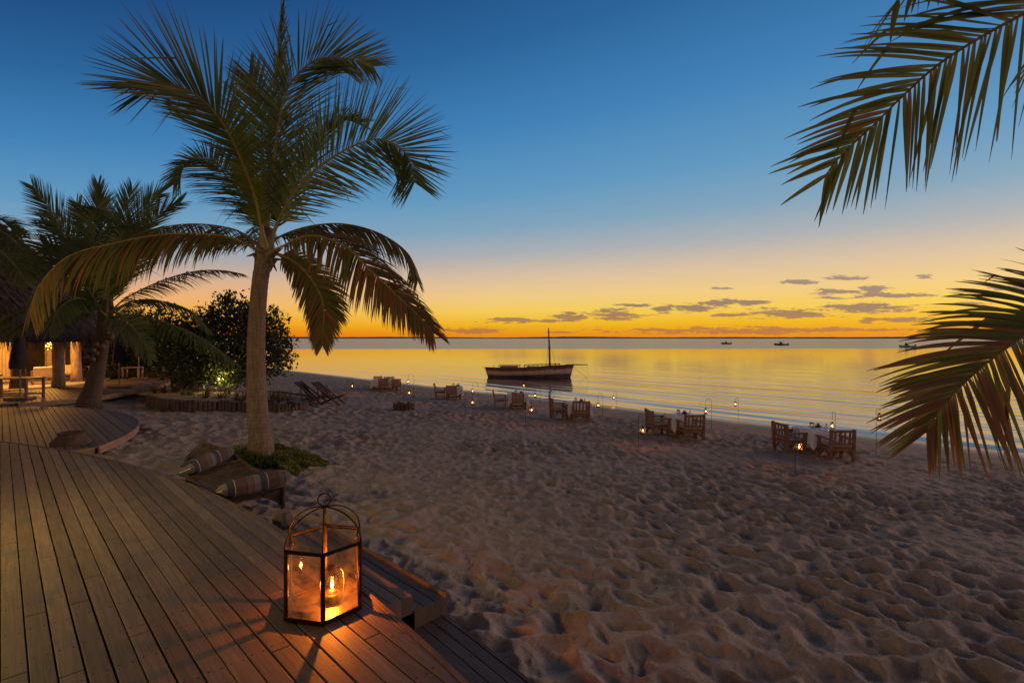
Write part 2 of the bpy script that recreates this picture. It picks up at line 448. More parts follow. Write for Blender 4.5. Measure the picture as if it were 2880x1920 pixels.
def sand_mat():
    m, t, b = mat('beach_sand')
    geo = t.n('ShaderNodeNewGeometry').outputs['Position']
    x, y, z = t.xyz(geo)
    u = t.m('MULTIPLY', t.m('ADD', x, y), R2); v = t.m('MULTIPLY', t.m('SUBTRACT', y, x), R2)
    wet = t.ss(t.m('ADD', u, t.m('MULTIPLY_ADD', t.noise(geo, .35, 3), 1.2, -.6)), 22.7, 23.7)
    n1 = t.noise(geo, 3.0, 5, .6); n2 = t.noise(geo, 60., 3, .6)
    c = t.mix(t.ss(n1, .3, .7), (.37, .295, .218, 1), (.475, .38, .285, 1))
    c = t.mix(t.m('MULTIPLY', t.ss(n2, .62, .74), .45), c, (.11, .075, .055, 1))
    # scattered dark flecks of weed on the damp strip
    fl = t.noise(t.cxyz(t.m('MULTIPLY', u, 3.2), t.m('MULTIPLY', v, .85), 0.), 1.6, 4, .6)
    zone = t.m('MULTIPLY', t.ss(u, 19.3, 20.3), t.ss(u, 23.6, 22.0))
    c = t.mix(t.m('MULTIPLY', t.m('MULTIPLY', t.ss(fl, .59, .64), zone), .85), c, (.045, .028, .024, 1))
    c = t.mix(wet, c, (.30, .195, .145, 1))
    t.put(b.inputs['Base Color'], c)
    t.put(b.inputs['Roughness'], t.ss(t.m('ADD', u, t.m('MULTIPLY', n1, .5)), 22.6, 25.2, .85, .28))
    t.put(b.inputs['Specular IOR Level'], t.ss(u, 22.0, 25.0, .2, .6))
    bp = t.n('ShaderNodeBump'); bp.inputs['Strength'].default_value = 1.0; bp.inputs['Distance'].default_value = .045
    rip = t.noise(t.cxyz(t.m('MULTIPLY', u, 9.), t.m('MULTIPLY', v, 38.), 0.), 1.0, 3, .6, .5)
    hgt = t.m('ADD', t.m('MULTIPLY', t.noise(geo, 16., 6, .72), .9), t.m('MULTIPLY', rip, .45))
    t.put(bp.inputs['Height'], t.m('MULTIPLY', hgt, t.m('SUBTRACT', 1.0, t.m('MULTIPLY', wet, .93)))); t.put(b.inputs['Normal'], bp.outputs[0])
    return m
M['sand'] = sand_mat()

def water_mat():
    m, t, b = mat('sea_water')
    geo = t.n('ShaderNodeNewGeometry').outputs['Position']
    x, y, z = t.xyz(geo)
    u = t.m('MULTIPLY', t.m('ADD', x, y), R2); v = t.m('MULTIPLY', t.m('SUBTRACT', y, x), R2)
    t.put(b.inputs['Base Color'], t.mix(t.ss(u, 25., 38.), (.34, .30, .29, 1), (.05, .06, .07, 1)))
    b.inputs['IOR'].default_value = 1.5; b.inputs['Specular IOR Level'].default_value = .8
    dist = t.m('SQRT', t.m('ADD', t.m('MULTIPLY', x, x), t.m('MULTIPLY', y, y)))
    ruf = t.ss(t.m('ADD', y, t.m('MULTIPLY', t.noise(t.cxyz(t.m('MULTIPLY', x, .004), t.m('MULTIPLY', y, .02), 0.), 1., 3), 60.)), 195., 235.)
    t.put(b.inputs['Roughness'], t.m('MULTIPLY_ADD', ruf, .17, .07))
    w1 = t.noise(t.cxyz(t.m('MULTIPLY', u, .42), t.m('MULTIPLY', v, .05), 0.), 1., 1, .5, .5)
    w2 = t.noise(t.cxyz(t.m('MULTIPLY', u, 1.7), t.m('MULTIPLY', v, .22), 0.), 1., 1, .5, .4)
    near = t.ss(dist, 85., 24.)
    h = t.m('ADD', t.m('MULTIPLY', w1, t.m('MULTIPLY_ADD', near, .15, .014)), t.m('MULTIPLY', w2, t.m('MULTIPLY_ADD', near, .016, .002)))
    bp = t.n('ShaderNodeBump'); bp.inputs['Strength'].default_value = 1.0; bp.inputs['Distance'].default_value = 1.0
    t.put(bp.inputs['Height'], h); t.put(b.inputs['Normal'], bp.outputs[0])
    return m
M['water'] = water_mat()

# ------------------------------------------------------------------ sand, sea, far coast
def hash2(i, j, k):
    h = (i*374761393+j*668265263+k*1442695041) & 0x7fffffff
    h = ((h ^ (h >> 13))*1274126177) & 0x7fffffff
    h = h ^ (h >> 16)
    return (h & 0xffff)/65535.0
def vnoise(x, y, k):
    i = np.floor(x).astype(np.int64); j = np.floor(y).astype(np.int64); fx = x-i; fy = y-j
    fx = fx*fx*(3-2*fx); fy = fy*fy*(3-2*fy)
    return (hash2(i, j, k)*(1-fx)+hash2(i+1, j, k)*fx)*(1-fy)+(hash2(i, j+1, k)*(1-fx)+hash2(i+1, j+1, k)*fx)*fy
def basins(x, y, cell, k):
    """trodden sand: rounded hollows that meet in sharp crests"""
    X = x/cell; Y = y/cell
    i0 = np.floor(X).astype(np.int64); j0 = np.floor(Y).astype(np.int64)
    best = np.full(X.shape, 9.0)
    for a in (-1, 0, 1):
        for b in (-1, 0, 1):
            i = i0+a; j = j0+b
            cx = i+.1+.8*hash2(i, j, k); cy = j+.1+.8*hash2(i, j, k+1)
            an = hash2(i, j, k+2)*PI*.9-.9; ex = 1.2+.5*hash2(i, j, k+3); dp = .55*hash2(i, j, k+4)
            qx = X-cx; qy = Y-cy; ca = np.cos(an); sa = np.sin(an)
            du = (qx*ca+qy*sa)/ex; dv = (-qx*sa+qy*ca)*ex*.8
            best = np.minimum(best, du*du+dv*dv+dp*.6)
    return np.minimum(best, 1.0)
def sand_height(x, y):
    u = (x+y)*R2; v = (y-x)*R2
    z = sand_base(x, y)
    wx = x+.12*(vnoise(x*3.6, y*3.6, 71)-.5)+.03*(vnoise(x*11, y*11, 73)-.5); wy = y+.12*(vnoise(x*3.6, y*3.6, 72)-.5)+.03*(vnoise(x*11, y*11, 74)-.5)
    tread = np.clip((21.6-u+1.2*(vnoise(x*.5, y*.5, 6)-.5))/2.2, 0, 1)
    tread = tread*tread*(3-2*tread)
    patch = .30+.75*np.clip((vnoise(x*.42, y*.42, 5)-.22)*2.2, 0, 1)
    b1 = basins(wx, wy, .31, 11); b2 = basins(wx+7.3, wy-3.1, .17, 31); b3 = basins(wx*.9+2, wy*.9, 1.05, 51); b4 = basins(wx*1.1-3, wy+1.7, .10, 91)
    c1 = .62*(1-np.exp(-b1/.36)); c2 = .6*(1-np.exp(-b2/.40))
    h = .29*(c1-.3)*patch+.12*(c2-.3)*(.4+.6*patch)+.05*(b3-.5)+.028*np.sqrt(np.clip(b4, 0, 1))*(1-.6*patch)+.05*(vnoise(x*.8, y*.8, 8)-.5)+.02*(vnoise(x*4, y*4, 9)-.5)
    return z+h*tread+.006*(1-tread)*(vnoise(x*1.5, y*1.5, 14)-.5)
def rc(px, py):
    """point on the trodden sand under a ground pixel (object feet)"""
    p = gp(px, py); return p

nr, na = 760, 1400
rr = 1.3*np.exp(np.linspace(0, math.log(150/1.3), nr)); aa = np.radians(np.linspace(-98, 98, na))
RR, AA = np.meshgrid(rr, aa, indexing='ij')
X = RR*np.sin(AA); Y = RR*np.cos(AA)
ZZ = sand_height(X, Y)
# keep the sand below the boards and floors that stand on it
idx = np.arange(nr*na).reshape(nr, na)
F = np.stack([idx[:-1, :-1], idx[:-1, 1:], idx[1:, 1:], idx[1:, :-1]], -1).reshape(-1, 4)[:, ::-1]
V = np.stack([X, Y, ZZ], -1).reshape(-1, 3)
Fu = (V[F[:, 0], 0]+V[F[:, 0], 1])*R2
F = F[Fu < 70]
tag(npmesh('sand', V, F, M['sand']), kind='structure')

mb = MB(); S_ = 14000
mb.add([(-S_, -S_, SEA), (S_, -S_, SEA), (S_, S_, SEA), (-S_, S_, SEA)], [(0, 1, 2, 3)])
tag(mb.build('sea', M['water']), kind='structure')

fv = np.linspace(-16, 80, 900); fu = np.full(900, 25.2)
for _ in range(40):
    fx, fy = (fu-fv)*R2, (fu+fv)*R2; fu = fu+(sand_height(fx, fy)-(SEA+.004))*6
fw = .02+.10*np.clip(vnoise(fv*1.3, fv*0, 4)*1.5-.25, 0, 1); vs = []
for a, b, c in zip(fu, fv, fw):
    for du in (-.015, c): vs.append(((a+du-b)*R2, (a+du+b)*R2, SEA+.007))
mb = MB(); mb.add(vs, [(2*i, 2*i+1, 2*i+3, 2*i+2) for i in range(899)]); tag(mb.build('foam_line', simple('foam', (.62, .57, .54), .6, var=.2, scale=4)), 'thin pale line of foam along the edge of the sea', 'foam', kind='stuff')

rng = random.Random(3)
mb = MB(); vs = []; fs = []; n = 240
for i in range(n+1):
    a = math.radians(-48+100*i/n); h = 9.5+4*math.sin(i*.13)*math.sin(i*.031+1)+1.6*rng.random()
    if i > n*.80: h *= .8
    for r, z in ((4200, SEA-3), (4300, SEA+h), (4700, SEA+h*1.1), (4900, SEA-3)):
        vs.append((r*math.sin(a), r*math.cos(a), z))
for i in range(n):
    for k in range(3): fs.append((i*4+k, (i+1)*4+k, (i+1)*4+k+1, i*4+k+1))
mb.add(vs, fs); tag(mb.build('far_coast', M['farland']), kind='structure')

rgl = np.random.RandomState(11); n = 420
lv_ = rgl.uniform(-6, 14, n); lu_ = rgl.uniform(2.9, 15, n)**1.0; lx = (lu_-lv_)*R2; ly = (lu_+lv_)*R2
lz = sand_height(lx, ly)+.006; la = rgl.uniform(0, PI, n); ll = rgl.uniform(.008, .035, n)*np.where(rgl.rand(n) < .06, 3, 1); lw = rgl.uniform(.003, .007, n)
ex_ = np.stack([np.cos(la), np.sin(la), rgl.uniform(-.1, .25, n)], -1)*ll[:, None]; ey_ = np.stack([-np.sin(la), np.cos(la), np.zeros(n)], -1)*lw[:, None]; c_ = np.stack([lx, ly, lz], -1)
V = np.stack([c_-ex_, c_+ey_, c_+ex_, c_-ey_], 1).reshape(-1, 3)
tag(npmesh('beach_litter', V, np.arange(4*n).reshape(n, 4), simple('dry_litter', (.05, .032, .022), .9), None, smooth=False), 'dark crumbs of leaf and twig scattered over the trodden sand', 'litter', kind='stuff')

# ------------------------------------------------------------------ decks (local x = towards the sea, local y = along the boards)
def arc_v(u, uc, vc, R, s):
    q = R*R-(u-uc)**2
    return vc+s*math.sqrt(max(q, 0.0))
def deck_boards(mb, u_lo, u_hi, pitch, gap, uc, vc, R, vmin, vmax, z, th, seed, vlo=None):
    rg = random.Random(seed); n = int(round((u_hi-u_lo)/pitch))+1
    for i in range(n):
        ja, jb = rg.uniform(-.0025, .003), rg.uniform(-.0025, .003)
        u1 = u_lo+i*pitch+gap/2+ja; u2 = min(u_lo+(i+1)*pitch-gap/2+jb, uc+R-.002)
        if u1 >= uc+R-.01: break
        K = 6; us = [u1+(u2-u1)*k/K for k in range(K+1)]
        lo = [max(vmin, arc_v(w, uc, vc, R, -1)) for w in us]
        if vlo: lo = [max(l, vlo(w)) for l, w in zip(lo, us)]
        hi = [min(vmax, arc_v(w, uc, vc, R, 1)) for w in us]
        if hi[0]-lo[0] < .05: continue
        cuts = []; c = max(lo)+rg.uniform(.6, 3.2)
        while c < min(hi)-.6: cuts.append(c); c += rg.choice((2.3, 2.76, 3.22, 3.68))
        dz = rg.uniform(-.002, .002)
        edges = [lo]+[[c+rg.uniform(-.001, .001)]*(K+1) for c in cuts]+[hi]
        for a in range(len(edges)-1):
            A = [e+(0.004 if a > 0 else 0) for e in edges[a]]; B = [e-(0.004 if a < len(edges)-2 else 0) for e in edges[a+1]]
            poly = [(us[k], A[k]) for k in range(K+1)]+[(us[k], B[k]) for k in range(K, -1, -1) if B[k]-A[k] > 1e-4]
            mb.prism(poly, z-th+dz, z+dz)
def arc_strip(mb, uc, vc, r0, r1, z0, z1, v0, v1, n=60, mi=0):
    ring = []
    for i in range(n+1):
        v = v0+(v1-v0)*i/n
        for r, z in ((r0, z0), (r1, z0), (r1, z1), (r0, z1)):
            a = math.asin(max(-1, min(1, (v-vc)/r1)))
            ring.append((uc+r*math.cos(a), vc+r*math.sin(a), z))
    fs = [(3, 2, 1, 0), (n*4, n*4+1, n*4+2, n*4+3)]
    for i in range(n):
        for k in range(4): fs.append((i*4+k, i*4+(k+1) % 4, (i+1)*4+(k+1) % 4, (i+1)*4+k))
    mb.add(ring, fs, mi)
Q = PI/4
UC, VC, RD = -19.0, 4.9, 21.08
deck = thing('timber_deck', 'weathered board deck under the large glass lantern, curving along the sand', 'deck', (0, 0, 0), Q)
mb = MB(); deck_boards(mb, -12.2, 2.2, .122, .011, UC, VC, RD-.03, -14, 19.5, 0., .03, 5)
mb.build('board', M['deck'], deck, bevel=.0025)['kind'] = 'stuff'
mb = MB(); arc_strip(mb, UC, VC, RD-.026, RD+.008, -.17, .006, -12, 19.4, 110); mb.build('edge_trim', M['trim'], deck)
mb = MB()
for k in range(30):
    ue = UC+math.sqrt((RD-.06)**2-(-11+k-VC)**2); mb.box((ue-6, -11+k, -.10), (12., .05, .13))
mb.build('joist', M['dark'], deck)
step = thing('curved_step', 'low curved board step wrapping the foot of the lantern deck', 'step', (0, 0, 0), Q)
mb = MB()
for k in range(6): arc_strip(mb, UC, VC, RD+.05+k*.105, RD+.05+k*.105+.095, -.45, -.42, -6, 5.2, 50)
mb.build('tread', M['deck'], step)
mb = MB(); arc_strip(mb, UC, VC, RD+.68, RD+.71, -.62, -.418, -6, 5.2, 50); mb.build('fascia', M['trim'], step)
stair = thing('timber_steps', 'short flight of two board steps beside the glass lantern', 'steps', (0, 0, 0), Q)
mb = MB()
for u0, u1, z in ((2.02, 2.43, -.14), (2.435, 2.78, -.28)):
    k = int(round((u1-u0)/.112)); w = (u1-u0)/k
    for i in range(k): mb.box((u0+(i+.5)*w, 4.72, z-.015), (w-.008, 2.24, .03))
mb.build('tread', M['deck'], stair, bevel=.002)
mb = MB()
mb.box((2.43, 4.72, -.225), (.022, 2.22, .135)); mb.box((2.785, 4.72, -.345), (.022, 2.24, .115+.06))
mb.build('riser', M['trim'], stair)
for u0, u1, z in ((2.04, 2.418, -.14), (2.445, 2.77, -.28)):
    mb = MB(); mb.box(((u0+u1)/2, 3.605, z-.075), (u1-u0, .025, .145)); mb.build('end_panel', M['deck'], stair, bevel=.002)
mb = MB(); mb.box((2.74, 3.64, -.36), (.05, .05, .15)); mb.build('block', M['fascia'], stair)

D2C, D2V, D2R, D2Z = -5.35, 18.1, 8.1, -.28
deck2 = thing('curved_deck', 'middle board deck with rounded end behind the clay bowl', 'deck', (0, 0, 0), Q)
mb = MB(); deck_boards(mb, -7.5, 2.8, .13, .014, D2C, D2V, D2R-.04, 13.75, 24.3, D2Z, .03, 8)
mb.build('board', M['deck'], deck2)['kind'] = 'stuff'
mb = MB(); arc_strip(mb, D2C, D2V, D2R-.035, D2R, D2Z-.15, D2Z+.004, 13.75, 24.3, 90)
mb.box((-2.6, 13.73, D2Z-.075), (8.0, .035, .15)); mb.build('fascia', M['fascia'], deck2)

D3Z = -.25
e1 = [hp(51, 1134, D3Z), hp(160, 1125, D3Z), hp(281, 1113, D3Z), hp(370, 1098, D3Z), hp(430, 1086, D3Z), hp(470, 1075, D3Z), hp(484, 1068, D3Z), hp(474, 1064, D3Z), hp(440, 1060, D3Z)]
def to_uv(p): return ((p.x+p.y)*R2, (p.y-p.x)*R2)
E = [to_uv(p) for p in e1]
deck3 = thing('hut_deck', 'far board deck with pointed rounded end before the thatched hut', 'deck', (0, 0, 0), Q)
mb = MB()
# boards clipped to a smooth outline
def spline(pts, n):
    P = np.array([list(p) for p in pts], float); k = len(P)
    P2 = np.vstack([2*P[0]-P[1], P, 2*P[-1]-P[-2]])
    cd = np.concatenate([[0], np.cumsum(np.linalg.norm(np.diff(P, axis=0), axis=1))]); s = np.linspace(0, cd[-1], n)
    out = []
    for q in s:
        i = min(max(int(np.searchsorted(cd, q, 'right'))-1, 0), k-2); f = (q-cd[i])/max(cd[i+1]-cd[i], 1e-9)
        a, b, c, d_ = P2[i], P2[i+1], P2[i+2], P2[i+3]
        out.append(.5*((2*b)+(-a+c)*f+(2*a-5*b+4*c-d_)*f*f+(-a+3*b-3*c+d_)*f**3))
    return np.array(out)
OUT = spline(E, 80)
VE = OUT[:, 1]; UE = OUT[:, 0]
im = int(np.argmax(UE))
def v_near(u):   # seaward outline, near side
    return float(np.interp(u, UE[:im+1], VE[:im+1]))
def v_far(u):
    return float(np.interp(u, UE[im:][::-1], VE[im:][::-1]))
i = 0
while True:
    u1 = -7+.13*i+.007; u2 = u1+.116; i += 1
    if u1 > UE[im]-.05: break
    u2 = min(u2, float(UE[im])-.01)
    us = [u1+(u2-u1)*k/3 for k in range(4)]
    lo = [v_near(w) if w > UE[0] else VE[0] for w in us]; hi = [min(v_far(w), 44.) for w in us]
    if min(b-a for a, b in zip(lo, hi)) < .03: continue
    mb.prism([(us[k], lo[k]) for k in range(4)]+[(us[k], hi[k]) for k in (3, 2, 1, 0)], D3Z-.03, D3Z)
mb.build('board', M['deck'], deck3)['kind'] = 'stuff'
mb = MB(); ring = []
for i in range(80):
    T = OUT[min(i+1, 79)]-OUT[max(i-1, 0)]; T = T/np.linalg.norm(T); N = np.array([T[1], -T[0]])
    for o_, z in ((-.02, D3Z-.17), (.025, D3Z-.17), (.025, D3Z+.005), (-.02, D3Z+.005)):
        ring.append((OUT[i][0]+N[0]*o_, OUT[i][1]+N[1]*o_, z))
fs = []
for i in range(79):
    for k in range(4): fs.append((i*4+k, i*4+(k+1) % 4, (i+1)*4+(k+1) % 4, (i+1)*4+k))
mb.add(ring, fs); mb.build('fascia', M['fascia'], deck3)

# ------------------------------------------------------------------ the big glass lantern
LP = hp(912, 1702, 0.0); LR = .298; LH = .50
LP = Vector((LP.x, LP.y, .006))
big = thing('glass_lantern', 'large six-sided glass and dark metal lantern with wire dome, standing on the deck', 'lantern', LP)
a0 = math.atan2(-LP.y, -LP.x)-.03
cor = [Vector((math.cos(a0+k*PI/3)*LR, math.sin(a0+k*PI/3)*LR, 0)) for k in range(6)]
for k in range(6):
    mb = MB(); an = a0+k*PI/3
    c = cor[k]
    mb.box((c.x*.985, c.y*.985, LH/2), (.010, .031, LH), an)
    mb.box((c.x*.965, c.y*.965, LH/2), (.026, .010, LH), an)
    mb.build('corner_post', M['bronze'], big, bevel=.002)
for z_, w_, h_ in ((LH-.011, .012, .026), (.017, .014, .030)):
    mb = MB()
    for k in range(6): mb.bar(cor[k]+Z*z_, cor[(k+1) % 6]+Z*z_, w_, h_)
    mb.build('rim', M['bronze'], big, bevel=.0015)
mb = MB(); mb.prism([(c.x*.97, c.y*.97) for c in cor], .004, .012); mb.build('floor_plate', M['lampmetal'], big)
for k in range(6):
    a, b = cor[k]*.955, cor[(k+1) % 6]*.955
    mb = MB(); e_ = (b-a)*.06
    mb.bar(a+e_+Z*(LH/2+.003), b-e_+Z*(LH/2+.003), .003, LH-.055); mb.build('pane', M['glass'], big)
mb = MB()
top = LH+.232
for k in range(6):
    c = cor[k]; pts = []
    for j in range(15):
        f = j/14*PI/2; pts.append(Vector((c.x*math.cos(f), c.y*math.cos(f), LH+(top-LH)*math.sin(f))))
    mb.tube(pts, .0062, 7)
mb.build('dome_wire', M['bronze'], big, smooth=True)
mb = MB(); mb.lathe([(0, top-.016), (.018, top-.012), (.020, top), (.010, top+.010), (0, top+.012)], 14)
mb.tube([(.046*math.cos(f)*math.cos(a0+PI/2), .046*math.cos(f)*math.sin(a0+PI/2), top+.054+.046*math.sin(f)) for f in np.linspace(0, 2*PI, 25)[:-1]], .0055, 7, closed=True)
mb.build('ring', M['bronze'], big, smooth=True)
for k in (2, 4):
    c = (cor[k])*.93; cp = [o for o in big.children if o.name.startswith('corner_post')][k]
    for z_ in (.84, .25): mb = MB(); mb.box((c.x, c.y, LH*z_), (.025, .02, .03), a0+k*PI/3); mb.build('latch', M['lampmetal'], cp)

def hurricane(name, label, group, power, small=True):
    r = thing(name, label, 'lantern', (0, 0, 0), 0, group)
    mb = MB(); mb.lathe([(0, 0), (.062, 0), (.066, .008), (.066, .038), (.050, .052), (.028, .058), (.026, .070), (0, .070)], 18); mb.build('fuel_tank', M['lampmetal'], r, smooth=True)
    mb = MB(); mb.lathe([(.030, .072), (.045, .095), (.050, .120), (.044, .150), (.033, .178)], 18, cap=False); gl_ = mb.build('globe', M['smoked'], r, smooth=True)
    mb = MB(); mb.lathe([(0, .178), (.040, .178), (.036, .186), (.026, .192), (.026, .222), (.036, .226), (.030, .240), (.012, .250), (0, .251)], 18); cp_ = mb.build('cap', M['lampmetal'], r, smooth=True)
    mb = MB()
    for s in (-1, 1): mb.tube([(s*.058, 0, .03), (s*.078, 0, .05), (s*.082, 0, .12), (s*.074, 0, .185), (s*.052, 0, .215), (s*.024, 0, .218)], .0058, 7)
    mb.build('side_tube', M['lampmetal'], r, smooth=True)
    mb = MB(); mb.tube([(.078*math.cos(f), .004, .19+.135*math.sin(f)) for f in np.linspace(0, PI, 15)], .0022, 5); mb.build('bail', M['iron'], cp_, smooth=True)
    k = 1.0 if not small else 1.9
    mb = MB(); mb.lathe([(0, .078), (.007*k, .086), (.0105*k, .098), (.008*k, .115), (.003*k, .132), (0, .140)], 10); mb.build('flame', M['flame'] if not small else M['flame_small'], gl_, smooth=True)
    point_lamp(r, (0, 0, .108), power, (1.0, .25, .02), .006)
    return r
inner = hurricane('hurricane_lamp', 'lit oil lamp standing inside the large glass lantern', None, 46., False)
ip = hp(934, 1688, .015)
inner.location = (ip.x, ip.y, .019); inner.rotation_euler = (0, 0, .5); inner.scale = (1.1, 1.1, 1.1)

# ------------------------------------------------------------------ palms
def leaflets(P, T, S, N, sv, rg, L, w, spec):
    """ribbons along one side; arrays out"""
    return None
def make_frond(name, pts, parent, L, w, nl, nrm=(0, 0, 1), vee=.25, grav=.55, a0=72, a1=22, mats=('green', 'green'), dry=.0, seed=0, seg=5,
               s0=.12, r0=.035, roll=.3, three=False, da=(0, 0), prof=None, brk=.06, sides=(1, 1), rachis='rachis'):
    rg = np.random.RandomState(seed); n = 90
    P = spline(pts, n); T = np.gradient(P, axis=0); T /= np.linalg.norm(T, axis=1)[:, None]
    nr_ = np.array(nrm, float); nr_ = np.tile(nr_, (n, 1)) if nr_.ndim == 1 else nr_
    S = np.cross(T, nr_); ln = np.linalg.norm(S, axis=1)[:, None]; S = S/np.maximum(ln, 1e-6)
    for i in range(1, n):
        if ln[i] < .12: S[i] = S[i-1]
    N = np.cross(S, T)
    V = []; F = []; MI = []
    # rachis: a tapering flattened tube
    k = 6; b0 = 0
    for i in range(n):
        f = i/(n-1); r = r0*(1-f)**.8*.95+.0035
        if f < .1: r *= 1+1.3*(1-f/.1)**1.5
        for j in range(k):
            a = 2*PI*j/k; V.append(P[i]+S[i]*math.cos(a)*r+N[i]*math.sin(a)*r*.65)
    for i in range(n-1):
        for j in range(k): F.append((i*k+j, i*k+(j+1) % k, (i+1)*k+(j+1) % k, (i+1)*k+j)); MI.append(2)
    for sd_ in (0, 1):
        sg = -1 if sd_ == 0 else 1
        if not sides[sd_]: continue
        for q in range(nl):
            f = s0+(1-s0)*(q+rg.uniform(-.25, .25)+(.5 if sd_ else 0))/nl
            f = min(max(f, s0), .995)
            if rg.rand() < brk*.5: continue
            x = f*(n-1); i = min(int(x), n-2); fr = x-i
            p = P[i]*(1-fr)+P[i+1]*fr; Tt = T[i]; Ss = S[i]*sg; Nn = N[i]
            g = (f-s0)/(1-s0)
            if prof is None: ll = L*(.45+.55*math.sin(min(g/.42, 1)*PI/2))*(1-.62*max(0, (g-.42)/.58)**1.4)
            else: ll = L*float(np.interp(g, [a for a, _ in prof], [b for _, b in prof]))
            ll *= rg.uniform(.88, 1.07)
            ang = math.radians(a0+(a1-a0)*g**1.1+da[sd_]*min(1, (1-g)*4)+rg.normal(0, 3.0))
            ve = vee+rg.normal(0, .10)
            dvec = math.cos(ang)*Tt+math.sin(ang)*(Ss*math.cos(ve)+Nn*math.sin(ve))
            gv = grav*rg.uniform(.75, 1.3)
            kink = rg.rand() < brk; kp = rg.randint(1, seg)
            dry_ = rg.rand() < dry*(.4+.9*g)
            mi = 1 if dry_ else 0
            wv = Tt-dvec*np.dot(Tt, dvec); wv /= np.linalg.norm(wv)+1e-9
            bn = np.cross(dvec, wv); rl = rg.normal(0, roll)
            wv = wv*math.cos(rl)+bn*math.sin(rl)
            b = len(V); c = p.copy(); st = ll/seg
            for s in range(seg+1):
                tau = s/seg
                ww = w*min(1., .45+tau*3.2)*(1-tau**1.7)**.8*.5+.0012
                cr = np.cross(dvec, wv); cr /= np.linalg.norm(cr)+1e-9
                if three:
                    V.append(c-wv*ww-cr*ww*.35); V.append(c); V.append(c+wv*ww-cr*ww*.35)
                else:
                    V.append(c-wv*ww); V.append(c+wv*ww)
                c = c+dvec*st
                dvec = dvec+np.array([0, 0, -1.])*gv*(st/max(L, .3))*(.35+1.3*tau)
                if kink and s == kp: dvec = dvec+np.array([0, 0, -1.])*.9+rg.normal(0, .2, 3)
                dvec /= np.linalg.norm(dvec)
                wv = wv-dvec*np.dot(wv, dvec); wv /= np.linalg.norm(wv)+1e-9
            for s in range(seg):
                if three:
                    o_ = b+s*3
                    F.append((o_, o_+1, o_+4, o_+3)); F.append((o_+1, o_+2, o_+5, o_+4)); MI += [mi, mi]
                else:
                    o_ = b+s*2; F.append((o_, o_+1, o_+3, o_+2)); MI.append(mi)
    return npmesh(name, np.array(V), np.array(F), [M[mats[0]], M[mats[1]], M[rachis]], parent, MI)
def trunk(pts, rad, parent, n=150, k=22, seed=1, mt='bark'):
    P = spline(pts, n); rg = random.Random(seed)
    fr = np.linspace(0, 1, n); rs = np.interp(fr, [a for a, _ in rad], [b for _, b in rad])
    ph = 0.; sc_ = []
    for r in rs:
        ph += rg.uniform(.16, .34); sc_.append(r*(1+.028*(.5-(ph % 1.0))+rg.uniform(-.006, .006)))
    rs = sc_
    mb = MB(); mb.tube([Vector(p) for p in P], rs, k); return mb.build('trunk', M[mt], parent, smooth=True)

# --- main palm
PB = gp(735, 1300); PD = PB.y
palm = thing('coconut_palm', 'tall coconut palm with smooth ringed trunk rising behind the rope daybed', 'palm tree', (0, 0, 0))
A = lambda px, py, dd=0.: ap(px, py, PD+dd)
trunk([PB-Z*.25, A(733, 1255), A(724, 1150), A(720, 1000), A(723, 900), A(732, 790), A(744, 720), A(752, 640)],
      [(0, .31), (.06, .275), (.16, .215), (.4, .178), (.75, .155), (.83, .155), (.9, .19), (1, .11)], palm)
mb = MB(); rg = random.Random(8)
for k in range(9):      # old leaf bases and fibre around the crown shaft
    a = rg.uniform(0, 2*PI); c = A(744, 735+rg.uniform(-25, 25))
    dr = Vector((math.cos(a), math.sin(a), 0)); l = rg.uniform(.18, .38)
    mb.tube([c+dr*.14, c+dr*.22+Z*.10, c+dr*(.22+l*.5)+Z*(.12+rg.uniform(-.25, .1))], [.05, .035, .008], 6)
mb.build('leaf_base', M['rachis_dark'], palm, smooth=True)
FV = (0, -1, .15)
def F_(name_seed, pts, **kw):
    kw.setdefault('L', 1.62); kw.setdefault('w', .033); kw.setdefault('nl', 145)
    return make_frond('frond', [tuple(A(*p)) for p in pts], palm, seed=name_seed, **kw)
# upright fronds, faces turned to the viewer
F_(1, [(752,690,0),(760,565,.1),(782,353,.3),(816,238,.4),(888,170,.3),(975,165,.1),(1052,190,-.2)], nrm=FV, vee=.12, grav=.22, a0=66, a1=25)
F_(2, [(748,690,.3),(752,560,.5),(765,330,1.0),(782,150,1.4),(792,20,1.7)], nrm=(.9,-.4,0), vee=.6, grav=.05, a0=26, a1=5, L=1.2, nl=70)
F_(3, [(745,690,.2),(742,520,.6),(736,380,1.0),(728,290,1.3),(700,210,1.4)], nrm=FV, vee=.10, grav=.18, a0=62, a1=24)
F_(4, [(744,700,-.1),(722,570,-.5),(686,465,-1.1),(629,349,-1.8),(556,272,-2.3),(475,236,-2.6),(405,250,-2.8)], nrm=(.1,-.95,.3), vee=.22, grav=.16, a0=66, a1=24, mats=('green','olive'), dry=.15, r0=.05, L=1.38, prof=[(0, .22), (.35, .30), (.52, .75), (.75, 1), (1, .55)], rachis='rachis')
F_(5, [(758,690,0),(792,600,-.1),(854,510,-.2),(943,438,-.4),(1037,395,-.6),(1096,400,-.7),(1146,440,-.8),(1166,515,-.9)], nrm=(0,-.97,.25), vee=.14, grav=.09, a0=68, a1=38)
F_(6, [(756,690,.2),(803,585,.8),(860,470,1.3),(905,385,1.6),(960,340,1.8),(1010,345,1.9)], nrm=(-.2,-.8,.5), vee=.25, grav=.30, a0=66, a1=26, L=1.15)
F_(7, [(744,690,.1),(716,590,.5),(655,500,.9),(585,450,1.2),(525,460,1.3),(488,520,1.3)], nrm=(.1,-.8,.55), vee=.15, grav=.6, a0=66, a1=30, L=1.2)
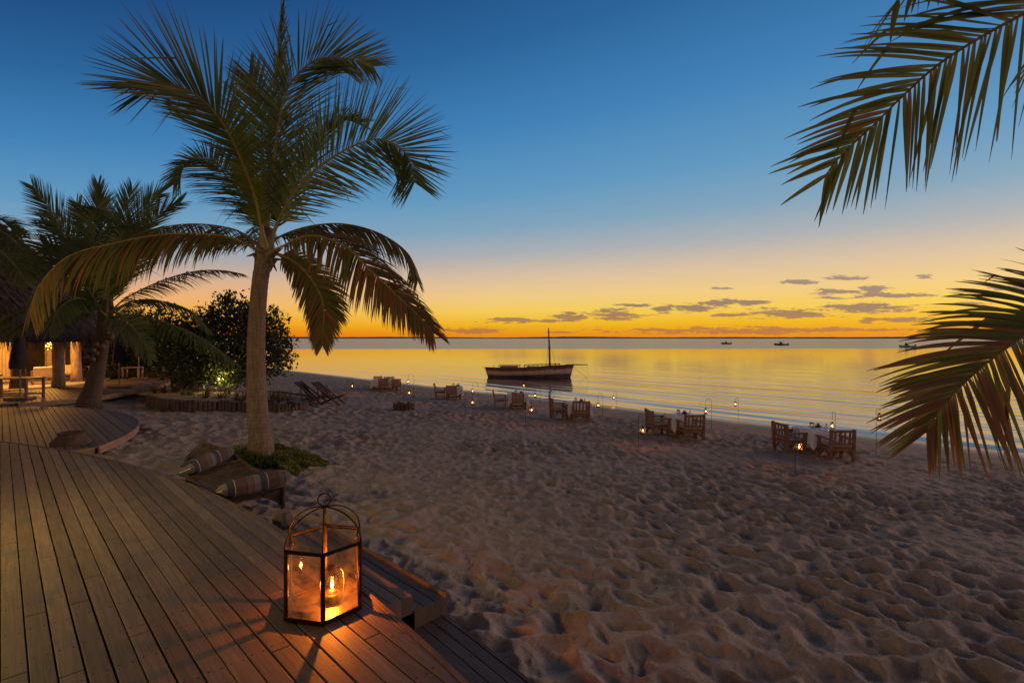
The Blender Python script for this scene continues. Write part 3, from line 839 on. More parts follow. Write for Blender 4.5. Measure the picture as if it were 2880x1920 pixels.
# hanging fronds
hang = dict(nrm=(0,-.25,1), vee=-.55, grav=2.0, a0=70, a1=28, L=1.05, w=.040, nl=125)
F_(8, [(742,712,-.1),(719,700,-.3),(630,664,-.7),(475,658,-1.2),(319,684,-1.7),(190,722,-2.1),(112,803,-2.4),(82,880,-2.5)], **{**hang, 'L': 1.15}, mats=('olive','dry'), dry=.28, rachis='rachis')
F_(9, [(742,705,.2),(724,690,.5),(656,645,1.1),(527,630,1.9),(392,655,2.6),(330,700,2.8)], **hang, mats=('olive','dry'), dry=.12)
F_(10, [(756,705,.1),(776,672,.3),(864,638,.7),(968,630,1.1),(1071,658,1.4),(1149,715,1.6),(1175,790,1.6)], **hang, mats=('olive','dry'), dry=.15)
F_(11, [(757,712,-.1),(786,697,-.3),(870,662,-.6),(968,690,-1.0),(1045,762,-1.3),(1115,828,-1.6),(1180,890,-1.8),(1218,935,-1.9)], nrm=(-.1,-.55,.8), vee=-.30, grav=1.3, a0=68, a1=28, L=1.0, w=.048, mats=('olive','dry'), dry=.5)
F_(12, [(756,722,0),(786,716,.0),(838,743,.0),(890,806,0),(911,873,0),(907,968,0)], nrm=(.3,-.85,.4), vee=-.1, grav=.9, a0=66, a1=26, L=.75, w=.045, mats=('olive','dry'), dry=.3)
F_(13, [(746,700,.3),(735,640,1.5),(715,640,2.6),(700,690,3.4)], **{**hang, 'L': .8, 'nl': 50}, mats=('green','olive'), dry=.2)

# --- second palm, leaning, with coconuts
P2 = gp(246, 1150); D2 = P2.y
palm2 = thing('leaning_palm', 'shorter coconut palm with dark leaning trunk and hanging coconuts beside the hut deck', 'palm tree', (0, 0, 0))
B = lambda px, py, dd=0.: ap(px, py, D2+dd)
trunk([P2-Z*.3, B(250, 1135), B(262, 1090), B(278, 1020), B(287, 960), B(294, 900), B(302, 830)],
      [(0, .46), (.12, .36), (.25, .27), (.5, .215), (.8, .21), (.92, .22), (1, .12)], palm2, seed=4, mt='bark_shaded')
def G_(sd_, pts, **kw):
    kw.setdefault('L', 1.4); kw.setdefault('w', .046); kw.setdefault('nl', 100)
    return make_frond('frond', [tuple(B(*p)) for p in pts], palm2, seed=sd_, seg=4, **kw)
up = dict(nrm=(0, -.95, .2), vee=.22, grav=.35, a0=62, a1=24, brk=.03)
G_(21, [(298,880,0),(285,800,-.3),(266,700,-.6),(258,620,-1.0),(275,585,-1.6),(300,620,-2.0)], **{**up, 'nrm': (0,-.5,.8)})
G_(22, [(296,880,0),(262,780,.2),(200,670,.4),(140,588,.5),(92,522,.6)], **up)
G_(23, [(298,880,.2),(292,760,.5),(285,640,.9),(276,520,1.2)], **{**up, 'nrm': (.6,-.7,0), 'vee': .4, 'a0': 48, 'a1': 14})
G_(24, [(300,880,.2),(318,760,.6),(345,630,1.0),(372,530,1.3)], **up)
G_(25, [(304,880,0),(340,770,.3),(390,670,.5),(445,605,.7),(508,570,.8)], **up)
G_(26, [(294,885,-.1),(240,800,-.3),(180,730,-.5),(122,690,-.7)], **{**up, 'nrm': (0,-.6,.7)})
G_(27, [(302,885,.3),(330,800,1.0),(400,720,1.6),(470,680,1.9)], **up)
G_(37, [(300,880,.1),(330,760,.2),(365,660,.2),(420,570,.1),(455,545,0)], **up)
G_(38, [(296,880,.3),(250,780,.6),(200,700,.8),(160,640,.8),(120,620,.8)], **up)
G_(35, [(298,880,.2),(275,760,.9),(240,650,1.5),(215,570,1.9)], **up)
G_(36, [(300,880,-.1),(308,780,-.7),(330,690,-1.3),(360,640,-1.7),(400,650,-2.)], **{**up, 'nrm': (0,-.4,.9), 'vee': -.1, 'grav': .8})
hg2 = dict(nrm=(0, 0, 1), vee=-.35, grav=1.5, a0=68, a1=28, L=.95)
G_(28, [(304,885,0),(345,845,.0),(403,812,-.1),(480,780,-.1),(553,762,-.2),(625,760,-.2),(682,770,-.3)], **hg2, mats=('olive','dry'), dry=.2)
G_(29, [(306,890,0),(340,860,.3),(400,842,.7),(459,847,1.0),(535,873,1.3),(590,928,1.4)], **hg2)
G_(30, [(304,895,-.2),(345,884,-.6),(400,888,-1.0),(461,905,-1.4),(561,950,-1.9),(655,1016,-2.2)], **hg2)
G_(31, [(300,898,-.2),(312,884,-.8),(335,883,-1.3),(377,924,-1.9),(405,965,-2.2),(425,1008,-2.4)], nrm=(-.5,-.6,.6), vee=0., grav=.7, a0=66, a1=28, L=.85)
G_(32, [(296,895,0),(250,880,-.2),(150,885,-.5),(60,910,-.8),(0,948,-1.),(-40,990,-1.)], **hg2)
G_(33, [(296,890,.2),(240,862,.5),(140,850,.8),(40,880,1.),(-20,930,1.1)], **hg2)
G_(34, [(296,888,-.3),(255,850,-1.0),(210,840,-1.7),(165,870,-2.3),(140,930,-2.6)], **hg2)
mb = MB(); rg = random.Random(5); nuts = []
for k in range(22):
    q = (rg.uniform(236, 272), rg.uniform(968, 1015)) if k < 13 else (rg.uniform(285, 312), rg.uniform(935, 975))
    c = B(q[0], q[1], -.25+rg.uniform(-.25, .15)); r = rg.uniform(.085, .115)
    mb = MB(); mb.lathe([(.001, -r*1.15), (r*.6, -r*.95), (r*.95, -r*.4), (r, 0), (r*.85, r*.55), (r*.4, r*1.0), (.001, r*1.15)], 10)
    mb.tube([(0, 0, r), (0.02, .05, r+.12)], .012, 5)
    o = mb.build('coconut', simple('husk', (.07+.03*rg.random(), .055, .025), .6) if k in (0,) else nuts[0].data.materials[0], palm2, smooth=True, loc=c)
    nuts.append(o)

# --- third palm beyond the edge of the view, by the hut roof
palm3 = thing('edge_palm', 'palm by the thatched roof showing only drooping frond tips', 'palm tree', (0, 0, 0))
D3 = 16.2
H = lambda px, py, dd=0.: ap(px, py, D3+dd)
b3 = Vector((-18.1, 16.0, sz(-18.1, 16.)-.2))
trunk([b3, b3+Vector((.15, .1, 2.4)), H(-75, 720), H(-70, 640)], [(0, .35), (.15, .24), (.8, .19), (1, .1)], palm3, seed=6)
for k, pts in enumerate([[(-72,690,0),(-40,655,0),(0,650,.0),(45,680,.0),(85,735,.1),(103,772,.1)],
                         [(-72,695,-.2),(-40,690,-.4),(0,705,-.6),(45,750,-.8),(75,800,-.9)],
                         [(-72,690,.3),(-50,640,.5),(-20,615,.8),(25,625,1.),(60,660,1.1)],
                         [(-72,690,0),(-140,640,0),(-220,650,0),(-290,720,0)], [(-72,690,.3),(-100,600,.9),(-140,520,1.5),(-200,470,2.)]]):
    make_frond('frond', [tuple(H(*p)) for p in pts], palm3, .85, .05, 46, nrm=(0, -.6, .8), vee=0., grav=.8, seed=40+k, seg=4)

# --- the palm just outside the frame whose fronds hang into it
palm4 = thing('overhanging_palm', 'palm outside the view whose long ribbed fronds hang over the water', 'palm tree', (0, 0, 0))
tb = Vector((5.6, 3.5, sz(5.6, 3.5)-.2))
trunk([tb, tb+Vector((-.05, 0, 1.6)), tb+Vector((-.1, -.05, 3.4)), tb+Vector((-.15, -.1, 5.1))], [(0, .32), (.1, .22), (.8, .17), (1, .1)], palm4, seed=9)
cr = tb+Vector((-.13, -.1, 4.75))
def N_(sd_, pts, **kw):
    return make_frond('frond', [tuple(cr)]+[tuple(ap(*p)) for p in pts], palm4, seed=sd_, **{**dict(L=.86, w=.046, nl=76, seg=9, three=True, brk=.10), **kw})
N_(51, [(3080,-60,3.15),(2880,40,3.0),(2760,105,2.95),(2640,182,2.92),(2540,270,2.9),(2460,350,2.9),(2405,400,2.9),(2350,455,2.9),(2318,500,2.9)],
   nrm=(0, -1, .1), vee=-.05, grav=.45, a0=48, a1=24, da=(10, 5), L=1.0, w=.028, nl=86, mats=('near', 'dry'), dry=.07, r0=.016, roll=.22,
   prof=[(0, .9), (.25, 1), (.5, .98), (.75, .74), (.9, .5), (1, .30)], rachis='rachis', brk=.05)
N_(52,[(3205, 763, 3.25), (3095, 825, 3.1), (2995, 878, 3.0), (2915, 923, 2.95), (2845, 968, 2.9), (2775, 1021, 2.9), (2710, 1078, 2.85), (2660, 1133, 2.85), (2620, 1188, 2.85), (2605, 1218, 2.85)],
   nrm=(0, -1, .2), vee=-.05, grav=.35, a0=52, a1=26, da=(34, -8), L=.74, w=.027, nl=84, s0=.60, mats=('near', 'dry'), dry=.5, r0=.015, roll=.25,
   prof=[(0, .9), (.3, 1), (.6, .92), (.82, .66), (1, .32)], rachis='rachis', brk=.05)
N_(53, [(3050,-260,3.0),(2850,-230,2.7),(2680,-130,2.6),(2560,-40,2.6),(2500,40,2.6)], nrm=(0, -.3, 1), vee=-.5, grav=2.2, a0=60, a1=22, L=.62, nl=46, w=.03, mats=('near', 'dry'), dry=.12, r0=.014)
for k, e_ in enumerate([(2.6, 1.5, .9), (2.2, -2.2, 1.2), (1.2, -1.2, 2.6), (2.6, 2.2, 2.)]):
    q = Vector(e_); q.x = abs(q.x)
    make_frond('frond', [tuple(cr), tuple(cr+q*.35+Z*.35), tuple(cr+q*.8+Z*.35), tuple(cr+q*1.25-Z*.5)], palm4, .8, .046, 50, nrm=(0, 0, 1), vee=-.3, grav=1.5, seed=60+k, seg=4, r0=.03)

# ------------------------------------------------------------------ leafy bushes
def leaf_cloud(blobs, n, size, seed, rnd=.35, fold=True):
    rg = np.random.RandomState(seed); vols = np.array([b[1][0]*b[1][1]*b[1][2] for b in blobs])**.72; pr = vols/vols.sum()
    which = rg.choice(len(blobs), n, p=pr)
    C0 = np.array([b[0] for b in blobs], float)[which]; Rr = np.array([b[1] for b in blobs], float)[which]
    dd = rg.normal(size=(n, 3)); dd /= np.linalg.norm(dd, axis=1)[:, None]
    rad = rg.uniform(0, 1, n)**.42*(1+rg.normal(0, .10, n))
    # uneven surface
    lump = 1+.16*np.sin(dd[:, 0]*7+C0[:, 0]*3)*np.sin(dd[:, 1]*6+1)+.14*np.sin(dd[:, 2]*9+C0[:, 2]*5+dd[:, 0]*5)
    P = C0+dd*Rr*(rad*lump)[:, None]
    a = rg.normal(size=(n, 3))+dd*.9+np.array([0, 0, .4]); a /= np.linalg.norm(a, axis=1)[:, None]
    b = np.cross(a, rg.normal(size=(n, 3))); b /= np.linalg.norm(b, axis=1)[:, None]
    s = size*rg.uniform(.6, 1.25, n)[:, None]
    V = np.stack([P-a*s*.5, P+b*s*.26, P+a*s*.6, P-b*s*.26], 1).reshape(-1, 3)
    F = np.arange(4*n).reshape(n, 4)
    return V, F
def bush(name, label, cat, blobs, n, size, seed, mats='bush', stems=6, group=None, base=None, mi=None):
    r = thing(name, label, cat, (0, 0, 0), 0, group)
    V, F = leaf_cloud(blobs, n, size, seed)
    npmesh('foliage', V, F, M[mats], r, smooth=False)
    rg = random.Random(seed); mb = MB()
    for k in range(stems):
        b = blobs[k % len(blobs)]; e_ = Vector(b[0]); bs = Vector(base)+Vector((rg.uniform(-.4, .4), rg.uniform(-.3, .3), -.2))
        mid = bs.lerp(e_, .5)+Vector((rg.uniform(-.3, .3), rg.uniform(-.3, .3), rg.uniform(0, .4)))
        mb.tube([bs, mid, e_], [.07, .045, .012], 6)
    mb.build('stem', M['log'], r, smooth=True)
    return r
bd = 24.5
bb = lambda px, py, dd, rx, ry, rz_: (tuple(ap(px, py, bd+dd)), (rx/1440*bd, ry, rz_/1440*bd))
BB = gp(640, 1092)
bush('sea_grape_bush', 'big dark leafy bush behind the log-edged bed, glossy leaves against the sunset', 'bush',
     [bb(640,980,0,130,1.9,105), bb(545,1000,.3,115,1.7,85), bb(735,985,0,80,1.5,85), bb(650,880,.2,52,1.1,62), bb(705,900,.2,40,.9,50), bb(585,915,.2,60,1.1,55),
      bb(770,915,.1,38,.9,48), bb(788,990,-.3,38,.9,60), bb(640,1050,-1.2,120,1.,42), bb(500,930,.6,60,1.1,45), bb(640,842,.2,20,.4,26), bb(690,862,.2,14,.4,22), bb(772,872,.1,14,.4,16)],
     15000, .19, 4, stems=12, base=(BB.x, bd, sz(BB.x, bd)))
hb = 33.
hbb = lambda px, py, dd, rx, ry, rz_: (tuple(ap(px, py, hb+dd)), (rx/1440*hb, ry, rz_/1440*hb))
bush('hedge_tree', 'dark dense tree between the hut and the big bush', 'tree', [hbb(420,940,0,90,2.,80), hbb(330,950,1,85,2.,75), hbb(240,985,0,70,2.,60), hbb(470,985,-1,75,1.6,60), hbb(370,1010,-1.5,120,1.4,45)],
     9000, .28, 9, stems=8, base=(ap(400, 1060, hb).x, hb, sz(ap(400, 1060, hb).x, hb)))
bush('shade_tree', 'dark tree standing behind the thatched hut posts', 'tree', [hbb(150,985,5,90,2.,90), hbb(60,980,5,80,2.,100), hbb(240,960,6,80,2,80)],
     5000, .32, 12, stems=6, base=(ap(150, 1050, hb+5).x, hb+5, -.5))
# planted strip by the far deck
rgn = np.random.RandomState(2); n = 5200
px = rgn.uniform(225, 560, n); dep = rgn.uniform(29, 33, n)
Xg = (px-1440)/1440*dep; Zg = sand_base(Xg, dep)+.0
hh = rgn.uniform(.25, .75, n); dirs = rgn.normal(0, .22, (n, 2)); wv = rgn.uniform(.015, .04, n)
V = np.stack([np.stack([Xg-wv, dep, Zg], -1), np.stack([Xg+wv, dep, Zg], -1), np.stack([Xg+wv*.2+dirs[:, 0], dep+dirs[:, 1], Zg+hh], -1), np.stack([Xg-wv*.2+dirs[:, 0], dep+dirs[:, 1], Zg+hh], -1)], 1).reshape(-1, 3)
tag(npmesh('garden_grass', V, np.arange(4*n).reshape(n, 4), M['garden'], None, smooth=False), 'rough green grass growing along the back of the hut deck', 'grass', kind='stuff')
# creeper at the foot of the main palm
n = 42000
ang = rgn.uniform(0, 2*PI, n); rad = np.sqrt(rgn.uniform(0, 1, n))
ex = np.where(np.cos(ang) > 0, 1.30, 1.45)
cx = PB.x-.02+np.cos(ang)*rad*ex*(1+.18*np.sin(ang*5)); cy = PB.y+.10+np.sin(ang)*rad*.95*(1+.2*np.sin(ang*7+1))
keep = vnoise(cx*5, cy*5, 3)+.35*(1-rad) > .30
cx = cx[keep]; cy = cy[keep]; n = len(cx); rad = rad[keep]
cz = sand_height(cx, cy)+rgn.uniform(0, 1, n)*(.03+.30*(1-rad**2)*(.35+vnoise(cx*4, cy*4, 21)))
a = rgn.normal(size=(n, 3)); a[:, 2] *= .5; a /= np.linalg.norm(a, axis=1)[:, None]
b = np.cross(a, np.array([0, 0, 1.])+rgn.normal(0, .5, (n, 3))); b /= np.linalg.norm(b, axis=1)[:, None]
s = rgn.uniform(.018, .042, n)[:, None]; P = np.stack([cx, cy, cz], -1)
V = np.stack([P-a*s*.7, P+b*s*.5, P+a*s*.7, P-b*s*.5], 1).reshape(-1, 3)
tag(npmesh('creeper', V, np.arange(4*n).reshape(n, 4), M['creeper'], None, smooth=False), 'low green creeper spreading over the sand round the tall palm', 'ground cover', kind='stuff')

# ------------------------------------------------------------------ log-edged bed with rosette plants
bedpts = [gp(*p) for p in ((416,1138),(440,1150),(464,1156),(527,1160),(617,1159),(691,1159),(798,1158),(840,1154),(862,1147),(858,1136))]
cen = Vector((-10.9, 22.2, 0))
pl = thing('log_planter', 'long raised bed edged with short upright logs under the big bush', 'planter', (0, 0, 0))
path = spline([(p.x, p.y) for p in bedpts]+[(-9.6, 24.6), (-12.5, 26.0), (-16.0, 24.6), (-15.6, 21.4), (bedpts[0].x, bedpts[0].y)], 400)
L_ = np.concatenate([[0], np.cumsum(np.linalg.norm(np.diff(path, axis=0), axis=1))])
s = 0.; k = 0; rg = random.Random(6); topline = []
while s < L_[-1]-.1:
    x = float(np.interp(s, L_, path[:, 0])); y = float(np.interp(s, L_, path[:, 1]))
    f = s/L_[-1]; h = float(np.interp(f, [0, .12, .2, .3, .42, .6, 1], [.40, .44, .42, .30, .25, .30, .40]))
    front = f < .47
    r = rg.uniform(.055, .085) if front else .16
    mb = MB(); tl = rg.uniform(-.02, .02)
    mb.tube([(x, y, sz(x, y)-.15), (x+tl, y+tl, sz(x, y)+h*.5), (x+tl, y+tl*.5, sz(x, y)+h+rg.uniform(-.02, .03))], [r*1.05, r, r*.93], 9)
    if k < 96: mb.build('log', M['log'], pl)
    s += r*1.93; k += 1
mb = MB(); st = 10; pc = path.mean(axis=0); vs = []
for i in range(0, 400, 5): vs.append((path[i][0], path[i][1], sz(*path[i])+float(np.interp(i/400., [0, .12, .2, .3, .42, .6, 1], [.34, .38, .36, .24, .19, .24, .34]))))
n = len(vs); vs.append((pc[0], pc[1], sz(*pc)+.42)); mb.add(vs, [(i, (i+1) % n, n) for i in range(n)]); mb.build('soil', M['soil'], pl, smooth=True)

def rosette(seed, nb, L, wid, mt='agave'):
    rg = np.random.RandomState(seed); V = []; F = []
    for i in range(nb):
        a = rg.uniform(0, 2*PI); el = rg.uniform(.45, 1.35); l = L*rg.uniform(.6, 1.1)
        dv = np.array([math.cos(a)*math.cos(el), math.sin(a)*math.cos(el), math.sin(el)]); sd_ = np.array([-math.sin(a), math.cos(a), 0])
        p = np.zeros(3); b = len(V)
        for s in range(5):
            t_ = s/4; w = wid*(1-t_**1.5)*.5+.002
            V.append(p-sd_*w+np.array([0, 0, w*.4])); V.append(p+sd_*w+np.array([0, 0, w*.4]))
            p = p+dv*l/4; dv = dv+np.array([0, 0, -.16*rg.uniform(0, 1.6)]); dv /= np.linalg.norm(dv)
        for s in range(4): F.append((b+2*s, b+2*s+1, b+2*s+3, b+2*s+2))
    return npmesh('rosette_plant', np.array(V), np.array(F), M[mt])
protos = [rosette(70+k, 26, .62, .05) for k in range(3)]
spots = []
rg = random.Random(21); tries = 0
for px, py in ((430,1113),(455,1112),(480,1110),(505,1118),(530,1118),(555,1126),(576,1124),(610,1125),(630,1123),(650,1128),(672,1130),(745,1132),(760,1126),(772,1122),(790,1118),(808,1128),(822,1131),(700,1122),(590,1110),(540,1104),(490,1102),(755,1112),(775,1110),(800,1112),(640,1112)):
    p = hp(px, py, sz(-11, 20)+.34)
    spots.append((p.x+rg.uniform(-.1, .1), p.y+rg.uniform(0, .3)))
for k, (x, y) in enumerate(spots):
    o = protos[k] if k < 3 else protos[k % 3].copy()
    if k >= 3: C.objects.link(o)
    o.location = (x, y, sz(x, y)+.22); o.rotation_euler = (0, 0, rg.uniform(0, 6)); q = rg.uniform(.7, 1.15); o.scale = (q, q, q)
    tag(o, 'spiky grey-green rosette plant in the log-edged sand bed', 'plant', 'rosette plants in the log-edged bed')

# garden spotlight hidden in the foot of the bush
sp = hp(632, 1092, sz(-13, 23)+.55)
gl = thing('garden_spotlight', 'small lit spotlight glowing at the foot of the big bush', 'spotlight', (sp.x, sp.y, sp.z-.1))
mb = MB(); mb.tube([(0, 0, -.35), (0, 0, 0)], .012, 6); mb.tube([(0, -.05, -.02), (0, .06, .05)], [.045, .055], 12); mb.build('housing', M['iron'], gl, smooth=True)
mb = MB(); mb.tube([(0, .061, .051), (0, .064, .053)], .047, 12); mb.build('lens', emit('spot_lens', (1, .8, .35), 8.), gl)
point_lamp(gl, (-.05, -.35, .55), 65., (1.0, .74, .20), .05)

# ------------------------------------------------------------------ thatched hut
HC = Vector((-28.5, 24.0, 0))
hut = thing('thatched_hut', 'round open-sided hut with shaggy thatched roof and lit cream curtains', 'hut', (HC.x, HC.y, 0))
mb = MB(); mb.lathe([(0, -.40), (7.6, -.40), (7.6, -.215), (0, -.215)], 72); mb.build('floor', M['plaster'], hut)
mb = MB(); RE = 8.7; prof = [(RE, 1.82), (RE+.12, 2.05), (RE*.75, 4.35), (RE*.5, 6.6), (RE*.25, 8.8), (.05, 10.9)]
mb.lathe(prof, 64, cap=False); mb.lathe([(RE-.1, 1.86), (RE*.72, 4.1), (.1, 10.4)], 64, cap=False)
roof = mb.build('roof', M['thatch'], hut)
rgn = np.random.RandomState(77); n = 15000
an = rgn.uniform(-2.2, 1.3, n); row = rgn.randint(0, 22, n); rr_ = RE+.15-row*.33+rgn.uniform(-.1, .1, n)
slope = .985
zz_ = 2.02+(RE+.12-rr_)*1.02+.05
ln = rgn.uniform(.35, .75, n); wd = rgn.uniform(.012, .035, n)
ca, sa = np.cos(an), np.sin(an)
top_ = np.stack([ca*rr_, sa*rr_, zz_+.04], -1)
eav = row == 0
drp = np.where(eav, ln*.95, ln*.70); out_ = np.where(eav, .06, ln*.70)
bot = np.stack([ca*(rr_+out_), sa*(rr_+out_), zz_-drp+.03+rgn.uniform(-.02, .06, n)], -1)
tg = np.stack([-sa, ca, np.zeros(n)], -1)*wd[:, None]; jit = np.stack([-sa, ca, np.zeros(n)], -1)*rgn.normal(0, .06, n)[:, None]
V = np.stack([top_-tg, top_+tg, bot+jit+tg*.3, bot+jit-tg*.3], 1).reshape(-1, 3)
fr = npmesh('thatch_fringe', V, np.arange(4*n).reshape(n, 4), M['thatch'], roof, smooth=False); fr['kind'] = 'stuff'
for px, py, r in ((164, 1086, .23), (214, 1072, .22), (50, 1091, .26), (300, 1052, .2)):
    if px == 300: continue
    p = hp(px, py, -.215)-HC; mb = MB(); rg = random.Random(px)
    mb.tube([(p.x, p.y, -.23), (p.x+.02, p.y, .3), (p.x-.02, p.y, 1.2), (p.x+.03, p.y, 2.0), (p.x, p.y, 3.4)], [r*1.18, r*.98, r, r*1.08, r], 12)
    mb.build('post', M['post'] if px != 50 else M['log'], hut, smooth=True)
for k in range(12):
    qx, qy = 6.9*math.cos(k*PI/6+.2), 6.9*math.sin(k*PI/6+.2)
    if HC.x+qx > -(HC.y+qy)-.8: continue
    mb = MB(); mb.tube([(qx, qy, -.23), (qx+.02, qy, 1.), (qx, qy, 3.4)], [.25, .21, .21], 12); mb.build('post', M['post'], hut, smooth=True)
for px0, px1, dep in ((-60, 34, 24.5), (131, 152, 27.0)):
    mb = MB(); vs = []; n = 24
    for i in range(n+1):
        p = ap(px0+(px1-px0)*i/n, 950, dep+.10*math.sin(i*1.3))-HC
        for z in (2.6, 1.0, -.1): vs.append((p.x, p.y, z))
    mb.add(vs, [(i*3+k, (i+1)*3+k, (i+1)*3+k+1, i*3+k+1) for i in range(n) for k in range(2)]); mb.build('curtain', M['curtain'], hut, smooth=True)
p0 = ap(60, 950, 30)-HC; p1 = ap(135, 950, 30)-HC
mb = MB(); mb.box(((p0.x+p1.x)/2, p0.y, .9), (4.6, .12, 2.4)); mb.build('back_wall', simple('hut_wall', (.20, .16, .11), .8, var=.3, scale=1.5), hut)
mb = MB()
for px in (69, 130, 180): p = ap(px, 950, 27)-HC; mb.tube([(p.x, p.y, -.2), (p.x, p.y, 3.5)], .06, 8)
mb.build('pole', M['post'], hut)
def lamp_at(px, py, dep, label, power, name='pendant_lamp'):
    q = ap(px, py, dep); r = thing(name, label, 'lamp', q)
    rg = random.Random(px); mb = MB()
    for k in range(34):
        c = Vector((rg.gauss(0, .06), rg.gauss(0, .06), rg.uniform(-.42, .32)))
        rr2 = rg.uniform(.022, .04); mb.lathe([(.001, -rr2), (rr2*.8, -rr2*.5), (rr2*.8, rr2*.5), (.001, rr2)], 6, c=c)
    mb.build('bead', emit('lit_beads', (1., .50, .10), 3.0), r, smooth=True)
    mb = MB(); mb.tube([(0, 0, .3), (0, 0, 1.3)], .008, 5); mb.build('cord', M['iron'], r)
    point_lamp(r, (0, -.25, -.2), power, (1.0, .44, .085), .15)
    return r
lamp_at(137, 958, 24.6, 'glowing beaded lamp hanging under the thatch beside the pale post', 330.)
lamp_at(-35, 930, 22.6, 'glowing beaded lamp hanging by the cream curtain', 420.)

# furniture of the hut terrace
def place(px, py, z): return hp(px, py, z)
def tbl(name, label, cat, loc, rz, w, dpt, h, wood, stretch=True):
    r = thing(name, label, cat, loc, rz); mb = MB()
    mb.box((0, 0, h-.025), (w, dpt, .05)); mb.build('top', M[wood], r, bevel=.006)
    for a in (-1, 1):
        for b in (-1, 1):
            mb = MB(); mb.box((a*(w/2-.06), b*(dpt/2-.06), (h-.05)/2), (.07, .07, h-.05)); mb.build('leg', M[wood], r)
    if stretch:
        mb = MB(); 
        for b in (-1, 1): mb.box((0, b*(dpt/2-.06), .14), (w-.19, .05, .06))
        mb.build('stretcher', M[wood], r)
    return r
p = place(42, 1122, D3Z); tbl('terrace_table', 'dark wooden table with crossbar below the folded parasol at the hut', 'table', (p.x-.3, p.y+.25, D3Z), .1, 1.6, .9, .78, 'chair')
p = hp(200, 1073, -.215); tbl('side_table', 'dark narrow table between the two pale hut posts', 'table', (p.x-.5, p.y+.8, -.215), .1, 1.9, .6, .75, 'chair')
p = hp(425, 1058, D3Z); tbl('trestle_bench', 'bare wooden trestle table at the far tip of the hut deck', 'table', (p.x-.2, p.y-1.2, D3Z), .1, .95, .5, .62, 'post', False)
def sofa_chair(label, loc, rz):
    r = thing('cushioned_armchair', label, 'armchair', loc, rz); w = .86
    mb = MB(); mb.box((0, 0, .42), (.62, w-.1, .16)); mb.build('seat', M['curtain'], r, bevel=.03)
    mb = MB(); mb.box((-.34, 0, .62), (.10, w-.06, .44), rot=Matrix.Rotation(-.2, 3, 'Y')); mb.build('backrest', M['curtain'], r, bevel=.03)
    for a in (-1, 1):
        mb = MB(); mb.box((0, a*(w/2-.02), .60), (.74, .06, .05)); mb.build('armrest', M['chair'], r)
        for b in (-1, 1):
            mb = MB(); mb.bar((b*.28, a*(w/2-.02), .58), (b*.34, a*(w/2-.02), 0), .06, .06); mb.build('leg', M['chair'], r)
    return r
p = hp(118, 1080, -.215); sofa_chair('cream cushioned armchair with dark legs before the pale hut post', (p.x, p.y+.1, -.215), 2.4)
p = hp(-2, 1096, -.215); sofa_chair('cream armchair half out of view at the hut table', (p.x-.35, p.y-.1, -.215), .6)
p = hp(185, 1074, -.215); sofa_chair('shadowed armchair tucked behind the first pale hut post', (p.x-.2, p.y+.6, -.215), 2.2)
def parasol(label, px, py, z, h, cw, wind=0.):
    p = hp(px, py, z); r = thing('folded_parasol', label, 'parasol', (p.x, p.y, z))
    mb = MB(); mb.box((0, 0, .05), (.72, .6, .07), .3); mb.build('base_slab', M['stub'], r, bevel=.01)
    mb = MB(); mb.tube([(0, 0, .06), (0, 0, h)], .024, 8); mb.build('pole', M['steel'], r)
    mb = MB(); n = 14; vs = []
    prof = [(.42, 1.0), (.5, .95), (.75, .78), (1., .45), (1.0, .34)]
    for k, (f, q) in enumerate([(0, .95), (.15, 1.), (.5, .8), (.8, .5), (1., .12)]):
        z_ = h*.47+(h*1.02-h*.47)*f
        for j in range(n):
            a = 2*PI*j/n; rr3 = cw*q*(1+.28*(-1)**j)
            vs.append((rr3*math.cos(a)+wind*(1-f), rr3*math.sin(a), z_+(.05*math.sin(j*2.3) if k == 0 else 0)))
    fs = [(k*n+j, k*n+(j+1) % n, (k+1)*n+(j+1) % n, (k+1)*n+j) for k in range(4) for j in range(n)]
    mb.add(vs, fs); mb.build('canopy', M['darkcloth'], r, smooth=True)
parasol('dark folded parasol on slab base beside the leaning palm trunk', 335, 1091, D3Z, 2.45, .20)
parasol('grey folded parasol behind the trestle table end of the deck', 390, 1066, D3Z, 2.6, .12)
parasol('wide dark folded parasol at the edge of the lit hut terrace', 57, 1124, D3Z, 2.45, .20, -.10)

# bougainvillea spray above the hut roof line
q0 = ap(-70, 1000, 19.); V, F = leaf_cloud([(tuple(ap(-8, 645, 19.)), (.45, .4, .3)), (tuple(ap(-60, 690, 19.)), (.8, .6, .7))], 420, .13, 31)
bg_ = thing('bougainvillea', 'crimson flowering climber peeping over the thatched roof', 'climber', (0, 0, 0))
npmesh('foliage', V, F, M['bush'], bg_, smooth=False)
V, F = leaf_cloud([(tuple(ap(2, 636, 18.9)), (.16, .2, .1))], 60, .1, 32); npmesh('flower', V, F, M['crimson'], bg_, smooth=False)
mb = MB(); mb.tube([(q0.x-.4, 19., -.4), (q0.x-.2, 19., 2.5), tuple(ap(-40, 680, 19.)), tuple(ap(0, 640, 19.))], [.06, .05, .03, .012], 6); mb.build('stem', M['log'], bg_)

